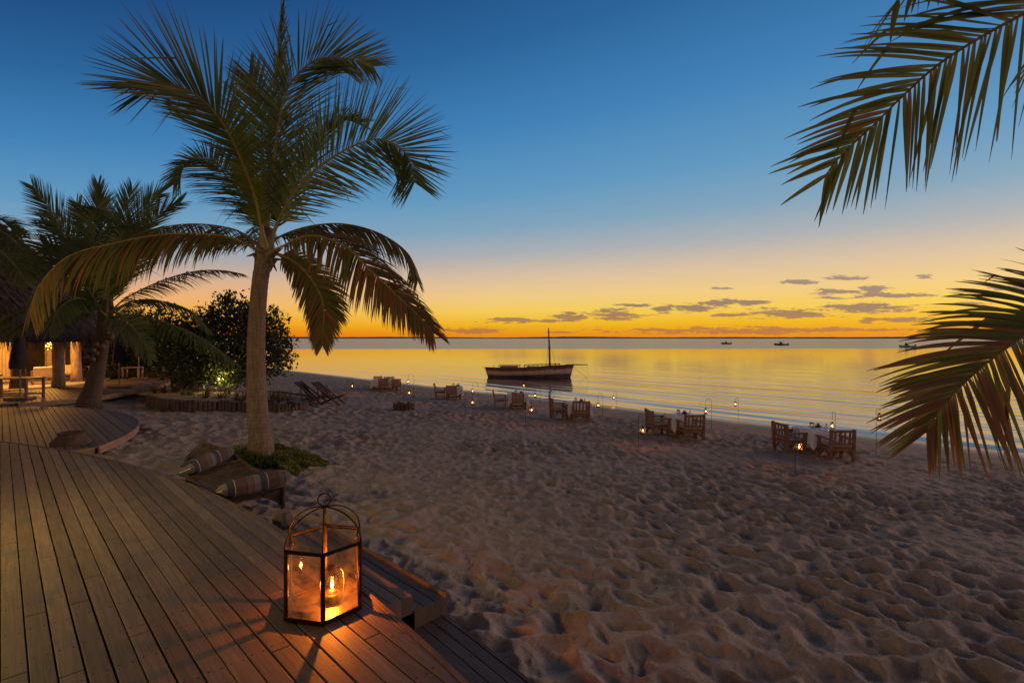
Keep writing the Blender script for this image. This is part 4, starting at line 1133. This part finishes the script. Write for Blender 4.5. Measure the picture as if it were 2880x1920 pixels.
# ------------------------------------------------------------------ clay bowl, daybed, cushions, post stub
p = gp(200, 1268); bl = thing('clay_bowl', 'wide dark clay fire bowl on the sand between two decks', 'bowl', (p.x, p.y, -.46))
mb = MB(); mb.lathe([(.0, 0), (.28, 0), (.40, .12), (.42, .22), (.31, .33), (.255, .365), (.275, .405), (.295, .42), (.28, .425), (.235, .38), (.25, .33), (.28, .2), (.0, .1)], 28, cap=False)
mb.build('bowl_body', M['clay'], bl, smooth=True)
mb = MB(); rg = random.Random(2)
for k in range(6): a = rg.uniform(0, 6.28); mb.tube([(math.cos(a)*.1, math.sin(a)*.1, .12), (math.cos(a)*-.05, math.sin(a)*.12, .36+.03*k/6)], .015, 6)
mb.build('kindling', M['log'], bl); bl.scale = (.86, .86, 1.0)

db = thing('rope_daybed', 'low woven rope daybed with upturned pointed head on the sand beside the deck', 'daybed', (0, 0, 0), Q)
zs = sz(*uv2(2.5, 8.5))
def surf(f, g):     # f along (0 foot .. 1 head), g across (0 deck side .. 1 sea side)
    v = 7.72+2.45*f
    half = float(np.interp(f, [0, .3, .72, .86, 1], [.46, .47, .44, .33, .03])); u = 2.52+(g-.5)*2*half
    up_ = float(np.interp(f, [0, .12, .6, .75, .9, 1], [.36, .35, .34, .40, .56, .66]))
    z = zs+up_-.05*math.sin(PI*g)*(1-f)-.05*(1-abs(2*g-1))*math.sin(PI*min(f/.7, 1))
    return (u, v, z)
NF, NG = 40, 16; mb = MB()
vs = [surf(i/NF, j/NG) for i in range(NF+1) for j in range(NG+1)]
lo = [(x, y, z-.035) for x, y, z in vs]; n1 = len(vs)
fs = []
for i in range(NF):
    for j in range(NG):
        a = i*(NG+1)+j; fs.append((a, a+1, a+NG+2, a+NG+1)); fs.append((n1+a, n1+a+NG+1, n1+a+NG+2, n1+a+1))
mb.add(vs+lo, fs); mb.build('woven_bed', M['weave'], db, smooth=True)
mb = MB()
rim = [surf(i/NF, 0) for i in range(NF+1)]+[surf(i/NF, 1) for i in range(NF, -1, -1)]
mb.tube(rim, .032, 9, closed=True); mb.build('rim', M['weave'], db, smooth=True)
mb = MB(); vs = []      # the hollowed apron below the foot end
for j in range(21):
    g_ = j/20; x, y, z = surf(0, g_); dep = .05+.28*abs(2*g_-1)**2.2
    vs += [(x, y+.01, z), (x, y+.04, z-dep*.5), (x, y+.06, max(z-dep-.03, zs-.02))]
mb.add(vs, [(j*3+k, (j+1)*3+k, (j+1)*3+k+1, j*3+k+1) for j in range(20) for k in range(2)])
mb.build('apron', M['weave'], db, smooth=True)
for (f, g_) in ((.0, .02), (.0, .98), (.80, .06), (.80, .94)):
    x, y, z = surf(f, g_); mb = MB(); mb.tube([(x, y+.03, z-.01), (x, y+.03, zs+.12), (x, y+.02, zs-.1)], [.038, .034, .036], 9); mb.build('leg', M['weave'], db, smooth=True)
mb = MB()
for f, g_ in ((.75, .5),):
    pts = [surf(.74+.0*k, k/10) for k in range(11)]; mb.tube([(a, b, c+.02) for a, b, c in pts], .022, 7)
mb.build('head_band', M['weave'], db, smooth=True)
def cushion(label, loc, rz, tilt, roll=0., ln=.92, wd=.34, th=.17):
    nu, nv = 28, 14; vs = []
    for s_ in (1, -1):
        for i in range(nu+1):
            for j in range(nv+1):
                a = i/nu*2-1; b = j/nv*2-1
                prof_ = ((1-a**6)*(1-b**4))**.42
                pinch = 1-.10*(1-abs(b)**2)*abs(a)**3
                vs.append((a*ln/2*(1-.07*(1-b*b)), b*wd/2*(1-.10*(1-a*a)*0-.08*(1-abs(a)**2)*0), s_*th/2*prof_))
    n1 = (nu+1)*(nv+1); fs = []
    for i in range(nu):
        for j in range(nv):
            a = i*(nv+1)+j; fs.append((a, a+nv+1, a+nv+2, a+1)); fs.append((n1+a, n1+a+1, n1+a+nv+2, n1+a+nv+1))
    mb = MB(); mb.add(vs, fs); o = mb.build('striped_cushion', M['stripe'], None, smooth=True)
    pp = []
    for q in np.linspace(0, 2*PI, 61)[:-1]:
        cx_, sx_ = math.cos(q), math.sin(q); a = math.copysign(abs(cx_)**.3, cx_); b = math.copysign(abs(sx_)**.3, sx_)
        pp.append((a*ln/2*(1-.07*(1-b*b)), b*wd/2*(1-.08*(1-abs(a)**2)), 0))
    mb = MB(); mb.tube(pp, .006, 6, closed=True); mb.build('piping', M['white'], o, smooth=True)
    o.location = loc; o.rotation_euler = (roll, tilt, rz); return tag(o, label, 'cushion')
c1 = hp(590, 1315, zs+.44); cushion('striped bolster cushion lying across the head of the rope daybed', (-5.02, 8.42, zs+.50), 1.36, -.12, -.35, .92, .34, .25)
c2 = hp(706, 1372, zs+.40); cushion('striped bolster cushion lying along the foot edge of the rope daybed', (-3.63, 7.22, zs+.47), .86, -.03, -.30, .96, .31, .25)

p = hp(797, 1492, -.22); st_ = thing('post_stub', 'weathered wooden post stub with bolt heads at the deck edge', 'post', (p.x, p.y+.04, sz(p.x, p.y)-.1), .5)
h_ = -.17-(sz(p.x, p.y)-.1)
mb = MB(); mb.tube([(0, 0, 0), (0, 0, h_*.75), (.0, .02, h_*.9), (-.03, .04, h_+.16)], [.155, .145, .135, .10], 10); mb.build('stub_body', M['stub'], st_)
mb = MB()
for a, b in ((-.05, .05), (.05, .05), (-.045, -.06), (.05, -.06)): mb.tube([(a, -.11, h_*.8+b+.04), (a, -.155, h_*.8+b+.04)], .018, 8)
mb.build('bolt', M['iron'], st_)

# ------------------------------------------------------------------ dinner tables and chairs on the sand
def heavy_chair(label, group):
    r = thing('timber_armchair', label, 'chair', (0, 0, 0), 0, group); w, dp = .70, .58     # faces local +x
    for a in (-1, 1):
        mb = MB(); mb.bar((-dp/2, a*(w/2-.035), 0), (-dp/2-.05, a*(w/2-.035), .93), .075, .075); mb.build('rear_leg', M['chair'], r, bevel=.006)
        mb = MB(); mb.box((dp/2-.04, a*(w/2-.035), .31), (.075, .075, .62)); mb.build('leg', M['chair'], r, bevel=.006)
        mb = MB(); mb.box((-.0, a*(w/2-.03), .645), (dp+.10, .09, .045)); mb.build('armrest', M['chair'], r, bevel=.006)
        mb = MB(); mb.box((-.02, a*(w/2-.035), .36), (dp-.09, .045, .08))
        for s_ in (-1, 1): mb.bar((s_*(dp/2-.07)-.02, a*(w/2-.035), .16), (s_*.07-.02, a*(w/2-.035), .325), .035, .045)
        mb.build('side_rail', M['chair'], r)
    for x_ in (-dp/2-.01, dp/2-.04):
        mb = MB(); mb.box((x_, 0, .36), (.045, w-.15, .08))
        for s_ in (-1, 1): mb.bar((x_, s_*(w/2-.08), .16), (x_, s_*.10, .325), .035, .045)
        mb.build('cross_rail', M['chair'], r)
    mb = MB(); mb.box((-.03, 0, .41), (dp-.10, w-.15, .03)); st__ = mb.build('seat', M['chair'], r)
    mb = MB(); mb.box((-.01, 0, .455), (dp-.10, w-.16, .06)); mb.build('cushion', M['cushion'], st__, bevel=.02)
    mb = MB(); mb.box((-dp/2-.012, 0, .52), (.05, w-.14, .06)); mb.build('back_rail', M['chair'], r, bevel=.005)
    mb = MB(); mb.box((-dp/2-.05, 0, .875), (.05, w-.14, .075)); br_ = mb.build('back_rail', M['chair'], r, bevel=.005)
    for k in range(4):
        y_ = (k-1.5)*.135; mb = MB(); mb.bar((-dp/2-.016, y_, .55), (-dp/2-.048, y_, .84), .055, .022); mb.build('slat', M['chair'], br_)
    return r
def slat_chair(label, group):
    r = thing('slatted_armchair', label, 'chair', (0, 0, 0), 0, group); w, dp = .60, .54
    for a in (-1, 1):
        mb = MB(); mb.bar((-dp/2, a*(w/2-.025), 0), (-dp/2-.02, a*(w/2-.025), .45), .05, .05); mb.bar((-dp/2-.02, a*(w/2-.025), .44), (-dp/2-.12, a*(w/2-.025), .92), .045, .05); mb.build('rear_leg', M['teak'], r)
        mb = MB(); mb.box((dp/2-.03, a*(w/2-.025), .32), (.05, .05, .64)); mb.build('leg', M['teak'], r)
        mb = MB(); mb.box((-.02, a*(w/2-.025), .655), (dp+.08, .06, .03)); mb.build('armrest', M['teak'], r)
    mb = MB()
    for x_ in (-dp/2-.01, dp/2-.03): mb.box((x_, 0, .40), (.035, w-.1, .07))
    for a in (-1, 1): mb.box((-.02, a*(w/2-.025), .40), (dp-.09, .035, .07)); mb.box((-.01, a*(w/2-.025), .14), (dp-.08, .03, .035))
    mb.box((0, 0, .145), (.035, w-.08, .03)); mb.build('frame', M['teak'], r)
    mb = MB(); mb.box((0, 0, .445), (dp-.04, w-.06, .018)); st__ = mb.build('seat', M['teak'], r)
    mb = MB(); mb.box((0, 0, .478), (dp-.06, w-.09, .045)); mb.build('cushion', M['cushion'], st__, bevel=.015)
    mb = MB()
    for k in range(6):
        z_ = .54+.068*k; x_ = -dp/2-.02-.10*(z_-.44)/.48; mb.box((x_, 0, z_), (.022, w-.1, .056))
    mb.build('backrest', M['teak'], r)
    return r
def cloth_table(label, clabel, loc, rz, w, dpt, seed, group):
    h = .75
    r = thing('dining_table', label, 'table', loc, rz, group)
    mb = MB(); mb.box((0, 0, h-.02), (w, dpt, .04)); mb.build('top', M['chair'], r)
    for a in (-1, 1):
        for b in (-1, 1):
            mb = MB(); mb.box((a*(w/2-.12), b*(dpt/2-.12), (h-.04)/2), (.10, .10, h-.04)); mb.build('leg', M['chair'], r)
    mb = MB(); mb.box((0, 0, .16), (w-.34, .06, .08))
    for a in (-1, 1): mb.box((a*(w/2-.12), 0, .16), (.06, dpt-.34, .08))
    mb.build('stretcher', M['chair'], r)
    rg = random.Random(seed); vs = []; per = []; n = 16
    hw, hd = w/2+.012, dpt/2+.012
    for side in range(4):
        for i in range(n):
            f = i/n*2-1
            q = {0: (f*hw, -hd), 1: (hw, f*hd), 2: (-f*hw, hd), 3: (-hw, -f*hd)}[side]
            nx = {0: (0, -1), 1: (1, 0), 2: (0, 1), 3: (-1, 0)}[side]
            per.append((q, nx, f))
    m_ = len(per)
    for (q, nx, f) in per: vs.append((q[0], q[1], h+.006))
    for lv in (1, 2):
        for k, ((qx, qy), nx, f) in enumerate(per):
            cr_ = abs(f)**6; drop = (.36+.20*cr_+.02*math.sin(k*1.1+seed))*lv/2; o_ = (.018*math.sin(k*2.1+seed)+.022+.05*cr_)*lv/2
            vs.append((qx*(1+.06*cr_*lv/2)+nx[0]*o_, qy*(1+.06*cr_*lv/2)+nx[1]*o_, h+.004-drop))
    fs = [tuple(range(m_))]
    for lv in range(2):
        for k in range(m_): k2 = (k+1) % m_; fs.append((lv*m_+k2, lv*m_+k, (lv+1)*m_+k, (lv+1)*m_+k2))
    mb = MB(); mb.add(vs, fs); o = mb.build('tablecloth', M['cloth'], None, smooth=False, loc=loc, rz=rz); tag(o, clabel, 'tablecloth', 'white tablecloths on the beach tables')
    return r
TZ = .758
def candle_jar(label, loc):
    r = thing('candle_jar', label, 'candle jar', loc, 0, 'glass jars on the beach tables')
    mb = MB(); mb.lathe([(0, 0), (.05, 0), (.055, .01), (.055, .11), (.045, .13)], 14, cap=False); mb.build('glass', M['smoked'], r, smooth=True)
    mb = MB(); mb.lathe([(0, .13), (.058, .13), (.058, .165), (0, .165)], 14); mb.build('lid', M['dark'], r)
    mb = MB(); mb.lathe([(0, .004), (.028, .004), (.028, .06), (0, .06)], 12); mb.build('candle', M['white'], r)
    return r
def caddy(label, loc):
    r = thing('condiment_caddy', label, 'caddy', loc, .4, 'dark caddies on the beach tables')
    mb = MB(); mb.box((0, 0, .03), (.15, .09, .06)); mb.build('tray', M['dark'], r)
    for k in range(3): mb = MB(); mb.lathe([(0, .06), (.018, .06), (.018, .10), (.008, .12), (.008, .14), (0, .14)], 8, c=((k-1)*.045, 0, 0)); mb.build('bottle', M['dark'], r)
    return r
def plate_set(label, loc, rz):
    o = MB().lathe([(0, 0), (.06, 0), (.125, .012), (.128, .015), (.06, .008), (0, .008)], 20).build('dinner_plate', M['white'], None, smooth=True, loc=loc)
    return tag(o, label, 'plate', 'plates laid on the beach tables')
def wine_glass(label, loc):
    o = MB().lathe([(0, 0), (.034, 0), (.006, .008), (.005, .085), (.03, .11), (.036, .15), (.030, .185)], 12, cap=False).build('wine_glass', M['smoked'], None, smooth=True, loc=loc)
    return tag(o, label, 'glass', 'wine glasses on the beach tables')
def napkin(label, loc):
    mb = MB(); mb.lathe([(.05, 0), (.035, .05), (.012, .12), (.03, .15), (0, .17)], 7); o = mb.build('folded_napkin', M['white'], None, loc=loc); return tag(o, label, 'napkin', 'folded napkins on the beach tables')
desc = ['the long table set for four', 'the table next to the long table', "the table before the dhow's stern", "the table before the dhow's bow", 'the table between dhow and hanging frond', 'the table beside the hanging frond tip']
cen_ = [(-8.55, 34.6), (-3.35, 29.75), (.28, 25.75), (2.82, 21.95), (5.98, 18.05), (9.22, 15.5)]
hproto = sproto = None
def put_chair(kind, x, y, rz, label):
    global hproto, sproto
    if kind == 'h':
        if hproto is None: hproto = heavy_chair(label, 'heavy timber armchairs at the beach tables'); o = hproto
        else: o = copy_tree(hproto)
    else:
        if sproto is None: sproto = slat_chair(label, 'slatted armchairs at the beach tables'); o = sproto
        else: o = copy_tree(sproto)
    rj = random.Random(label); o['label'] = label; o.location = (x+rj.uniform(-.04, .04), y+rj.uniform(-.04, .04), sz(x, y)-.02); o.rotation_euler = (0, 0, rz+rj.uniform(-.09, .09)); return o
for k, (cx_, cy_) in enumerate(cen_):
    z0 = sz(cx_, cy_)-.005; dsc = desc[k]; rz = .10 if k else .16
    w, dpt = (.92, .92) if k else (1.75, .85)
    cloth_table('wooden table under a white cloth, '+dsc, 'white cloth draped over '+dsc, (cx_, cy_, z0), rz, w, dpt, k, 'cloth-covered tables along the beach')
    ca, sa = math.cos(rz), math.sin(rz)
    tp = lambda a, b: (cx_+a*ca-b*sa, cy_+a*sa+b*ca, z0+TZ)
    candle_jar('lidded glass candle jar on '+dsc, tp(-.05, .15)); caddy('small dark condiment caddy on '+dsc, tp(.20, .20))
    plate_set('white plate on the landward side of '+dsc, tp(.05, -.28), 0); plate_set('white plate at the inland end of '+dsc if False else 'white plate near the side chair of '+dsc, tp(-.30, .0), 0)
    napkin('folded white napkin standing on '+dsc, tp(.30, -.02)); wine_glass('stemmed glass near the plates on '+dsc, tp(-.12, -.12))
    if k == 0:
        candle_jar('second lidded glass candle jar on '+dsc, tp(.55, .1)); 
        for j, (a, b, r_, lb) in enumerate(((-.10, -.95, PI/2, 'seen from behind, midway along'), (.80, -.90, PI/2+.1, 'seen from behind, at the end of'), (-.65, .85, -PI/2, 'seaward, by the first lantern, at'), (.15, .85, -PI/2, 'seaward, midway along'))):
            put_chair('s', cx_+a*ca-b*sa, cy_+a*sa+b*ca, r_+rz, 'slatted armchair '+lb+' '+dsc)
    else:
        kind = 's' if k < 3 else 'h'; nm = 'slatted reddish armchair' if k < 3 else 'heavy timber armchair'
        put_chair(kind, cx_-.83, cy_+.02, rz-.02, nm+' side-on at '+dsc)
        put_chair(kind, cx_-.02, cy_-.92, PI/2+rz-.08, nm+' seen from behind at '+dsc)

# ------------------------------------------------------------------ shepherd hooks with oil lanterns
hooks = [((975,1110),1060,(991,1085),'inland of the long table, by the deckchairs'), ((1164,1099),1052,(1148,1073),"seaward of the long table's end"), ((1135,1137),1079,(1151,1104),'behind the ring of short logs'),
         ((1344,1119),1073,(1329,1099),'seaward of the table next to the long table'), ((1308,1175),1100,(1329,1131),'landward of the table next to the long table'),
         ((1519,1144),1084,(1505,1112),"seaward of the table before the dhow's stern"), ((1478,1199),1118,(1495,1152),"landward of the table before the dhow's stern"),
         ((1480,1112),1070,(1473,1083),"at the water's edge below the dhow hull"), ((1695,1166),1106,(1682,1139),"seaward of the table before the dhow's bow"),
         ((1734,1139),1101,(1726,1118),"at the water's edge past the dhow's bow"), ((1796,1255),1164,(1808,1210),'landward of the table between dhow and hanging frond'),
         ((2001,1206),1121,(1985,1156),'seaward of the table between dhow and hanging frond'), ((2076,1182),1119,(2068,1136),"at the water's edge short of the hanging frond"),
         ((2236,1328),1206,(2238,1255),'standing before the side chair beside the hanging frond'), ((2349,1252),1158,(2341,1197),'just behind the table beside the hanging frond tip'), ((2464,1280),1155,(2471,1173),'half hidden by the hanging frond')]
lproto = None
for (bp_, ty, lp_, where) in hooks:
    b = gp(*bp_); y = b.y; ht = (bp_[1]-ty)/1440*y; dxl = (lp_[0]-bp_[0])/1440*y
    zl = CAMZ+(950-lp_[1])/1440*y-.11          # lantern base
    sg = 1 if dxl >= 0 else -1; dxl = sg*max(abs(dxl), .10)
    hk = thing('shepherd_hook', 'thin bent iron hook stake '+where, 'stake', b, 0, 'iron hook stakes along the beach')
    rr = abs(dxl)/2; ze = zl-b.z+.325; zt = max(ht, ze+.05)-rr
    zt = max(zt, ze-.02)
    pts = [(0, 0, -.2), (.005, 0, zt*.5), (0, 0, zt)]+[(dxl/2-sg*rr*math.cos(f), 0, zt+rr*math.sin(f)) for f in np.linspace(.25, PI-.05, 9)]+[(dxl, 0, ze-.006)]
    mb = MB(); mb.tube(pts, .0062, 7); mb.build('stake', M['iron'], hk, smooth=True)
    lab = 'small lit oil lantern hanging '+where
    if lproto is None: lproto = hurricane('oil_lantern', lab, 'oil lanterns hung along the beach', 5.0); o = lproto
    else: o = copy_tree(lproto)
    o['label'] = lab; o.location = (b.x+dxl, b.y, zl); o.rotation_euler = (0, 0, .2)

# ------------------------------------------------------------------ deckchairs, stump, ring of logs
def deckchair(label, loc, rz):
    r = thing('deckchair', label, 'deckchair', loc, rz); w = .58
    mb = MB()
    for a in (-1, 1): mb.bar((-.82, a*w/2, 1.02), (.55, a*w/2, .0), .035, .06)
    mb.bar((-.82, -w/2, 1.02), (-.82, w/2, 1.02), .04, .04); mb.bar((.5, -w/2, .04), (.5, w/2, .04), .03, .04); mb.build('back_frame', M['spar'], r)
    mb = MB()
    for a in (-1, 1): mb.bar((-.62, a*(w/2-.05), .0), (.72, a*(w/2-.05), .50), .035, .055)
    mb.bar((.72, -w/2+.05, .5), (.72, w/2-.05, .5), .04, .04); mb.bar((-.6, -w/2+.05, .02), (-.6, w/2-.05, .02), .03, .04); mb.build('seat_frame', M['spar'], r)
    mb = MB()
    for a in (-1, 1): mb.bar((-.52, a*(w/2+.03), .82), (-.42, a*(w/2+.03), .07), .03, .04)
    mb.build('prop', M['spar'], r)
    P = spline([(-.82, 1.03), (-.45, .66), (-.12, .36), (.15, .27), (.45, .36), (.72, .515)], 16); vs = []
    for x, z in P: vs += [(x, -w/2+.03, z), (x, w/2-.03, z)]
    mb = MB(); mb.add(vs, [(2*i, 2*i+1, 2*i+3, 2*i+2) for i in range(15)]); o = mb.build('canvas', M['darkcloth'], r, smooth=True)
    sm = o.modifiers.new('thick', 'SOLIDIFY'); sm.thickness = .008
p = gp(893, 1140); deckchair('dark canvas deckchair right beside the log-edged bed', (p.x-.25, p.y+.35, sz(p.x, p.y)), -.12)
deckchair('dark canvas deckchair on the seaward side of its twin', (p.x+.35, p.y+.75, sz(p.x+.35, p.y+.75)), -.12)
p = gp(913, 1120); tb_ = thing('stump_table', 'round drum side table beyond the two deckchairs', 'side table', (p.x, p.y+.3, p.z-.03))
mb = MB(); mb.lathe([(0, 0), (.24, 0), (.26, .2), (.25, .42), (.23, .45), (0, .45)], 16); mb.build('drum', M['stub'], tb_)
o = hurricane('table_lantern', 'small pale unlit lantern on the drum table by the deckchairs', None, .0001); o.location = (p.x, p.y+.3, p.z+.42)
for ch in list(o.children_recursive):
    if ch.name.startswith('flame'): bpy.data.objects.remove(ch)
p = gp(1132, 1154); lr = thing('log_ring', 'low ring of short upright logs alone on the sand', 'log ring', (p.x, p.y, p.z))
rg = random.Random(9)
for k in range(16):
    a = 2*PI*k/16; h = .26+rg.uniform(-.03, .06); mb = MB(); x = .40*math.cos(a); y = .34*math.sin(a)+.3
    mb.tube([(x, y, -.12), (x*1.02, y, h)], [.078, .07], 9); mb.build('log', M['log'], lr)

# ------------------------------------------------------------------ dhow and motor boats
def loft(mb, L, stations, bands):
    """stations: list of (x, half beam, keel z, sheer z); section is a rounded V"""
    K = 10; rows = []
    for (xb, xt, bm, kz, shz) in stations:
        row = []
        for j in range(K+1):
            f = j/K; z = kz+(shz-kz)*f; y = bm*math.sin(min(1, f*1.25)*PI/2)**.8*(.82+.18*f); x = xb+(xt-xb)*f
            row.append((x, y, z))
        rows.append(row)
    vs = []; n = len(rows)
    for row in rows:
        for (x, y, z) in row: vs.append((x, -y, z))
        for (x, y, z) in row: vs.append((x, y, z))
    for i in range(n-1):
        for sd_ in (0, 1):
            for j in range(K):
                a = i*2*(K+1)+sd_*(K+1)+j; b = a+2*(K+1)
                f = (a, b, b+1, a+1) if sd_ == 0 else (a, a+1, b+1, b)
                mb.f.append(tuple(q+len(mb.v) for q in f)); mb.m.append(bands(j/K))
    # deck a little below the sheer, transom
    base = len(mb.v); mb.v.extend(vs)
    for i in range(n-1):
        a = base+i*2*(K+1)+K-1; b = a+2*(K+1); mb.f.append((a, a+K+1, b+K+1, b)); mb.m.append(2)
    for i in (0, n-1):
        for j in range(K):
            a = base+i*2*(K+1)+j; mb.f.append((a, a+1, a+K+2, a+K+1)); mb.m.append(bands(j/K))
by = 1440*(CAMZ-SEA)/110.
bx = (1487-1440)/1440*by
dh = thing('sailing_dhow', 'wooden dhow with bare mast and bowsprit moored off the beach', 'boat', (bx, by, SEA), -.06)
st_l = []
for i in range(25):
    f = i/24; xb = -4.05+8.2*f; xt = -4.42+9.0*f
    bm = 1.15*max(.02, (math.sin(PI*min(1, max(0, f*.86+.12)))**.75)) if f < .995 else .03
    if f < .01: bm = .62
    shz = .92-.10*math.sin(PI*min(f*1.4, 1))+.42*max(0, f-.25)**1.3*1.05; kz = -.38
    st_l.append((xb, xt, bm, kz, shz))
mb = MB(); loft(mb, 9, st_l, lambda f: 0 if f < .42 else (1 if f < .80 else 2)); mb.build('hull', [M['hullA'], M['hullB'], M['hullC']], dh, smooth=True)
for sd_ in (-1, 1):
    mb = MB(); mb.tube([(xt, sd_*bm, shz+.015) for (xb, xt, bm, kz, shz) in st_l], .045, 6); mb.build('gunwale', M['spar'], dh, smooth=True)
mb = MB(); mb.tube([(2.15, 0, .2), (2.12, 0, 2.6), (2.02, 0, 4.98)], [.11, .095, .055], 10); mb.build('mast', M['spar'], dh, smooth=True)
mb = MB(); mb.tube([(3.7, 0, 1.24), (4.6, 0, 1.28), (6.0, 0, 1.28)], [.06, .055, .04], 8); mb.build('bowsprit', M['spar'], dh, smooth=True)
mb = MB(); mb.tube([(-4.2, 0, .95), (-4.75, 0, .97)], .03, 6); mb.build('stern_spar', M['spar'], dh)
for x0, x1, zz_ in ((-3.1, -.85, 1.20), (-.5, 3.2, 1.22)):
    for sd_ in (-1, 1):
        mb = MB(); dz_ = .0 if x0 < -1 else .14
        mb.bar((x0, sd_*.95, zz_), (x1, sd_*.95*(.8 if x1 > 2 else 1), zz_+dz_), .05, .05)
        k = int((x1-x0)/.42)
        for i in range(k+1):
            f = i/k; x = x0+.06+(x1-x0-.12)*f; mb.bar((x, sd_*.94*(1-.2*f*(x1 > 2)), .80), (x, sd_*.94*(1-.2*f*(x1 > 2)), zz_+dz_*f), .04, .04)
        mb.build('railing', M['spar'], dh)
mb = MB(); mb.box((-2.0, 0, 1.0), (1.8, 1.1, .18)); mb.box((.6, 0, 1.02), (1.6, 1.0, .14)); mb.build('thwart', M['hullC'], dh)
mb = MB(); mb.bar((-3.65, .3, .8), (-3.66, .3, 1.26), .03, .03); mb.bar((-3.5, .1, .8), (-3.5, .1, 1.24), .03, .03); mb.build('tiller_post', M['spar'], dh)
mb = MB()
for x, sd_ in ((1.75, -1), (2.35, -1), (2.8, -1), (1.8, 1), (2.8, 1)): mb.tube([(2.06, 0, 3.6), (x, sd_*.95, 1.05)], .008, 4)
mb.tube([(4.55, 0, 1.1), (5.1, -.1, .55), (5.8, -.2, .05), (6.2, -.2, -.1)], .010, 4); mb.tube([(5.95, 0, 1.26), (6.0, -.1, .4), (6.05, -.2, -.05)], .006, 4)
mb.build('rope', M['spar'], dh)
def motorboat(px, py, lpx, label, hullm, rz, canopy):
    y = 1440*(CAMZ-SEA)/(py-950.); x = (px-1440)/1440*y; L = lpx/1440*y
    r = thing('motor_boat', label, 'boat', (x, y, SEA), rz); st_l = []
    for i in range(15):
        f = i/14; bm = L*.16*max(.03, (1-max(0, (f-.55)/.45)**2.2)); st_l.append((-L/2+L*.92*f, -L/2+L*f, bm, -.3, .75+.35*f*f))
    mb = MB(); loft(mb, L, st_l, lambda f: 1 if f > .85 else 0); mb.build('hull', [M[hullm], M['boatwhite'], M['boatdark']], r, smooth=True)
    mb = MB(); mb.box((0, 0, 1.15), (L*.14, L*.11, .9)); mb.box((L*.05, 0, 1.75), (L*.02, L*.1, .4)); mb.build('console', M['boatdark'], r)
    mb = MB(); mb.box((-L/2-.15, 0, .75), (.45, .4, .95)); mb.build('outboard_motor', M['boatdark'], r)
    if canopy:
        mb = MB(); mb.box((-.1, 0, 2.35), (L*.32, L*.2, .07))
        for a in (-1, 1):
            for b in (-1, 1): mb.bar((-.1+a*L*.14, b*L*.09, .7), (-.1+a*L*.14, b*L*.09, 2.34), .07, .07)
        mb.build('canopy', M['boatdark'], r)
motorboat(2042, 967.5, 28, 'small dark motor boat without roof far off on the water', 'boatdark', PI, False)
motorboat(2196, 970.5, 40, 'larger dark motor boat with canopy far off on the water', 'boatdark', PI, True)
motorboat(2550, 977, 46, 'pale motor boat half hidden behind the hanging frond', 'boatwhite', PI, False)

# ------------------------------------------------------------------ lamp of the terrace behind the viewer (outside the frame)
wl = thing('terrace_lamp', 'lit globe lamp on a post at the terrace beyond the view', 'lamp', (-6.4, 4.0, 0))
mb = MB(); mb.tube([(0, 0, 0), (0, 0, 1.6)], .03, 8); mb.build('post', M['iron'], wl)
mb = MB(); mb.lathe([(.001, 1.6), (.10, 1.66), (.13, 1.75), (.10, 1.85), (.001, 1.9)], 14); gb = mb.build('globe', emit('lit_globe', (1, .66, .22), 6.), wl, smooth=True)
point_lamp(wl, (.35, .2, 1.75), 250., (1.0, .68, .16), .15)
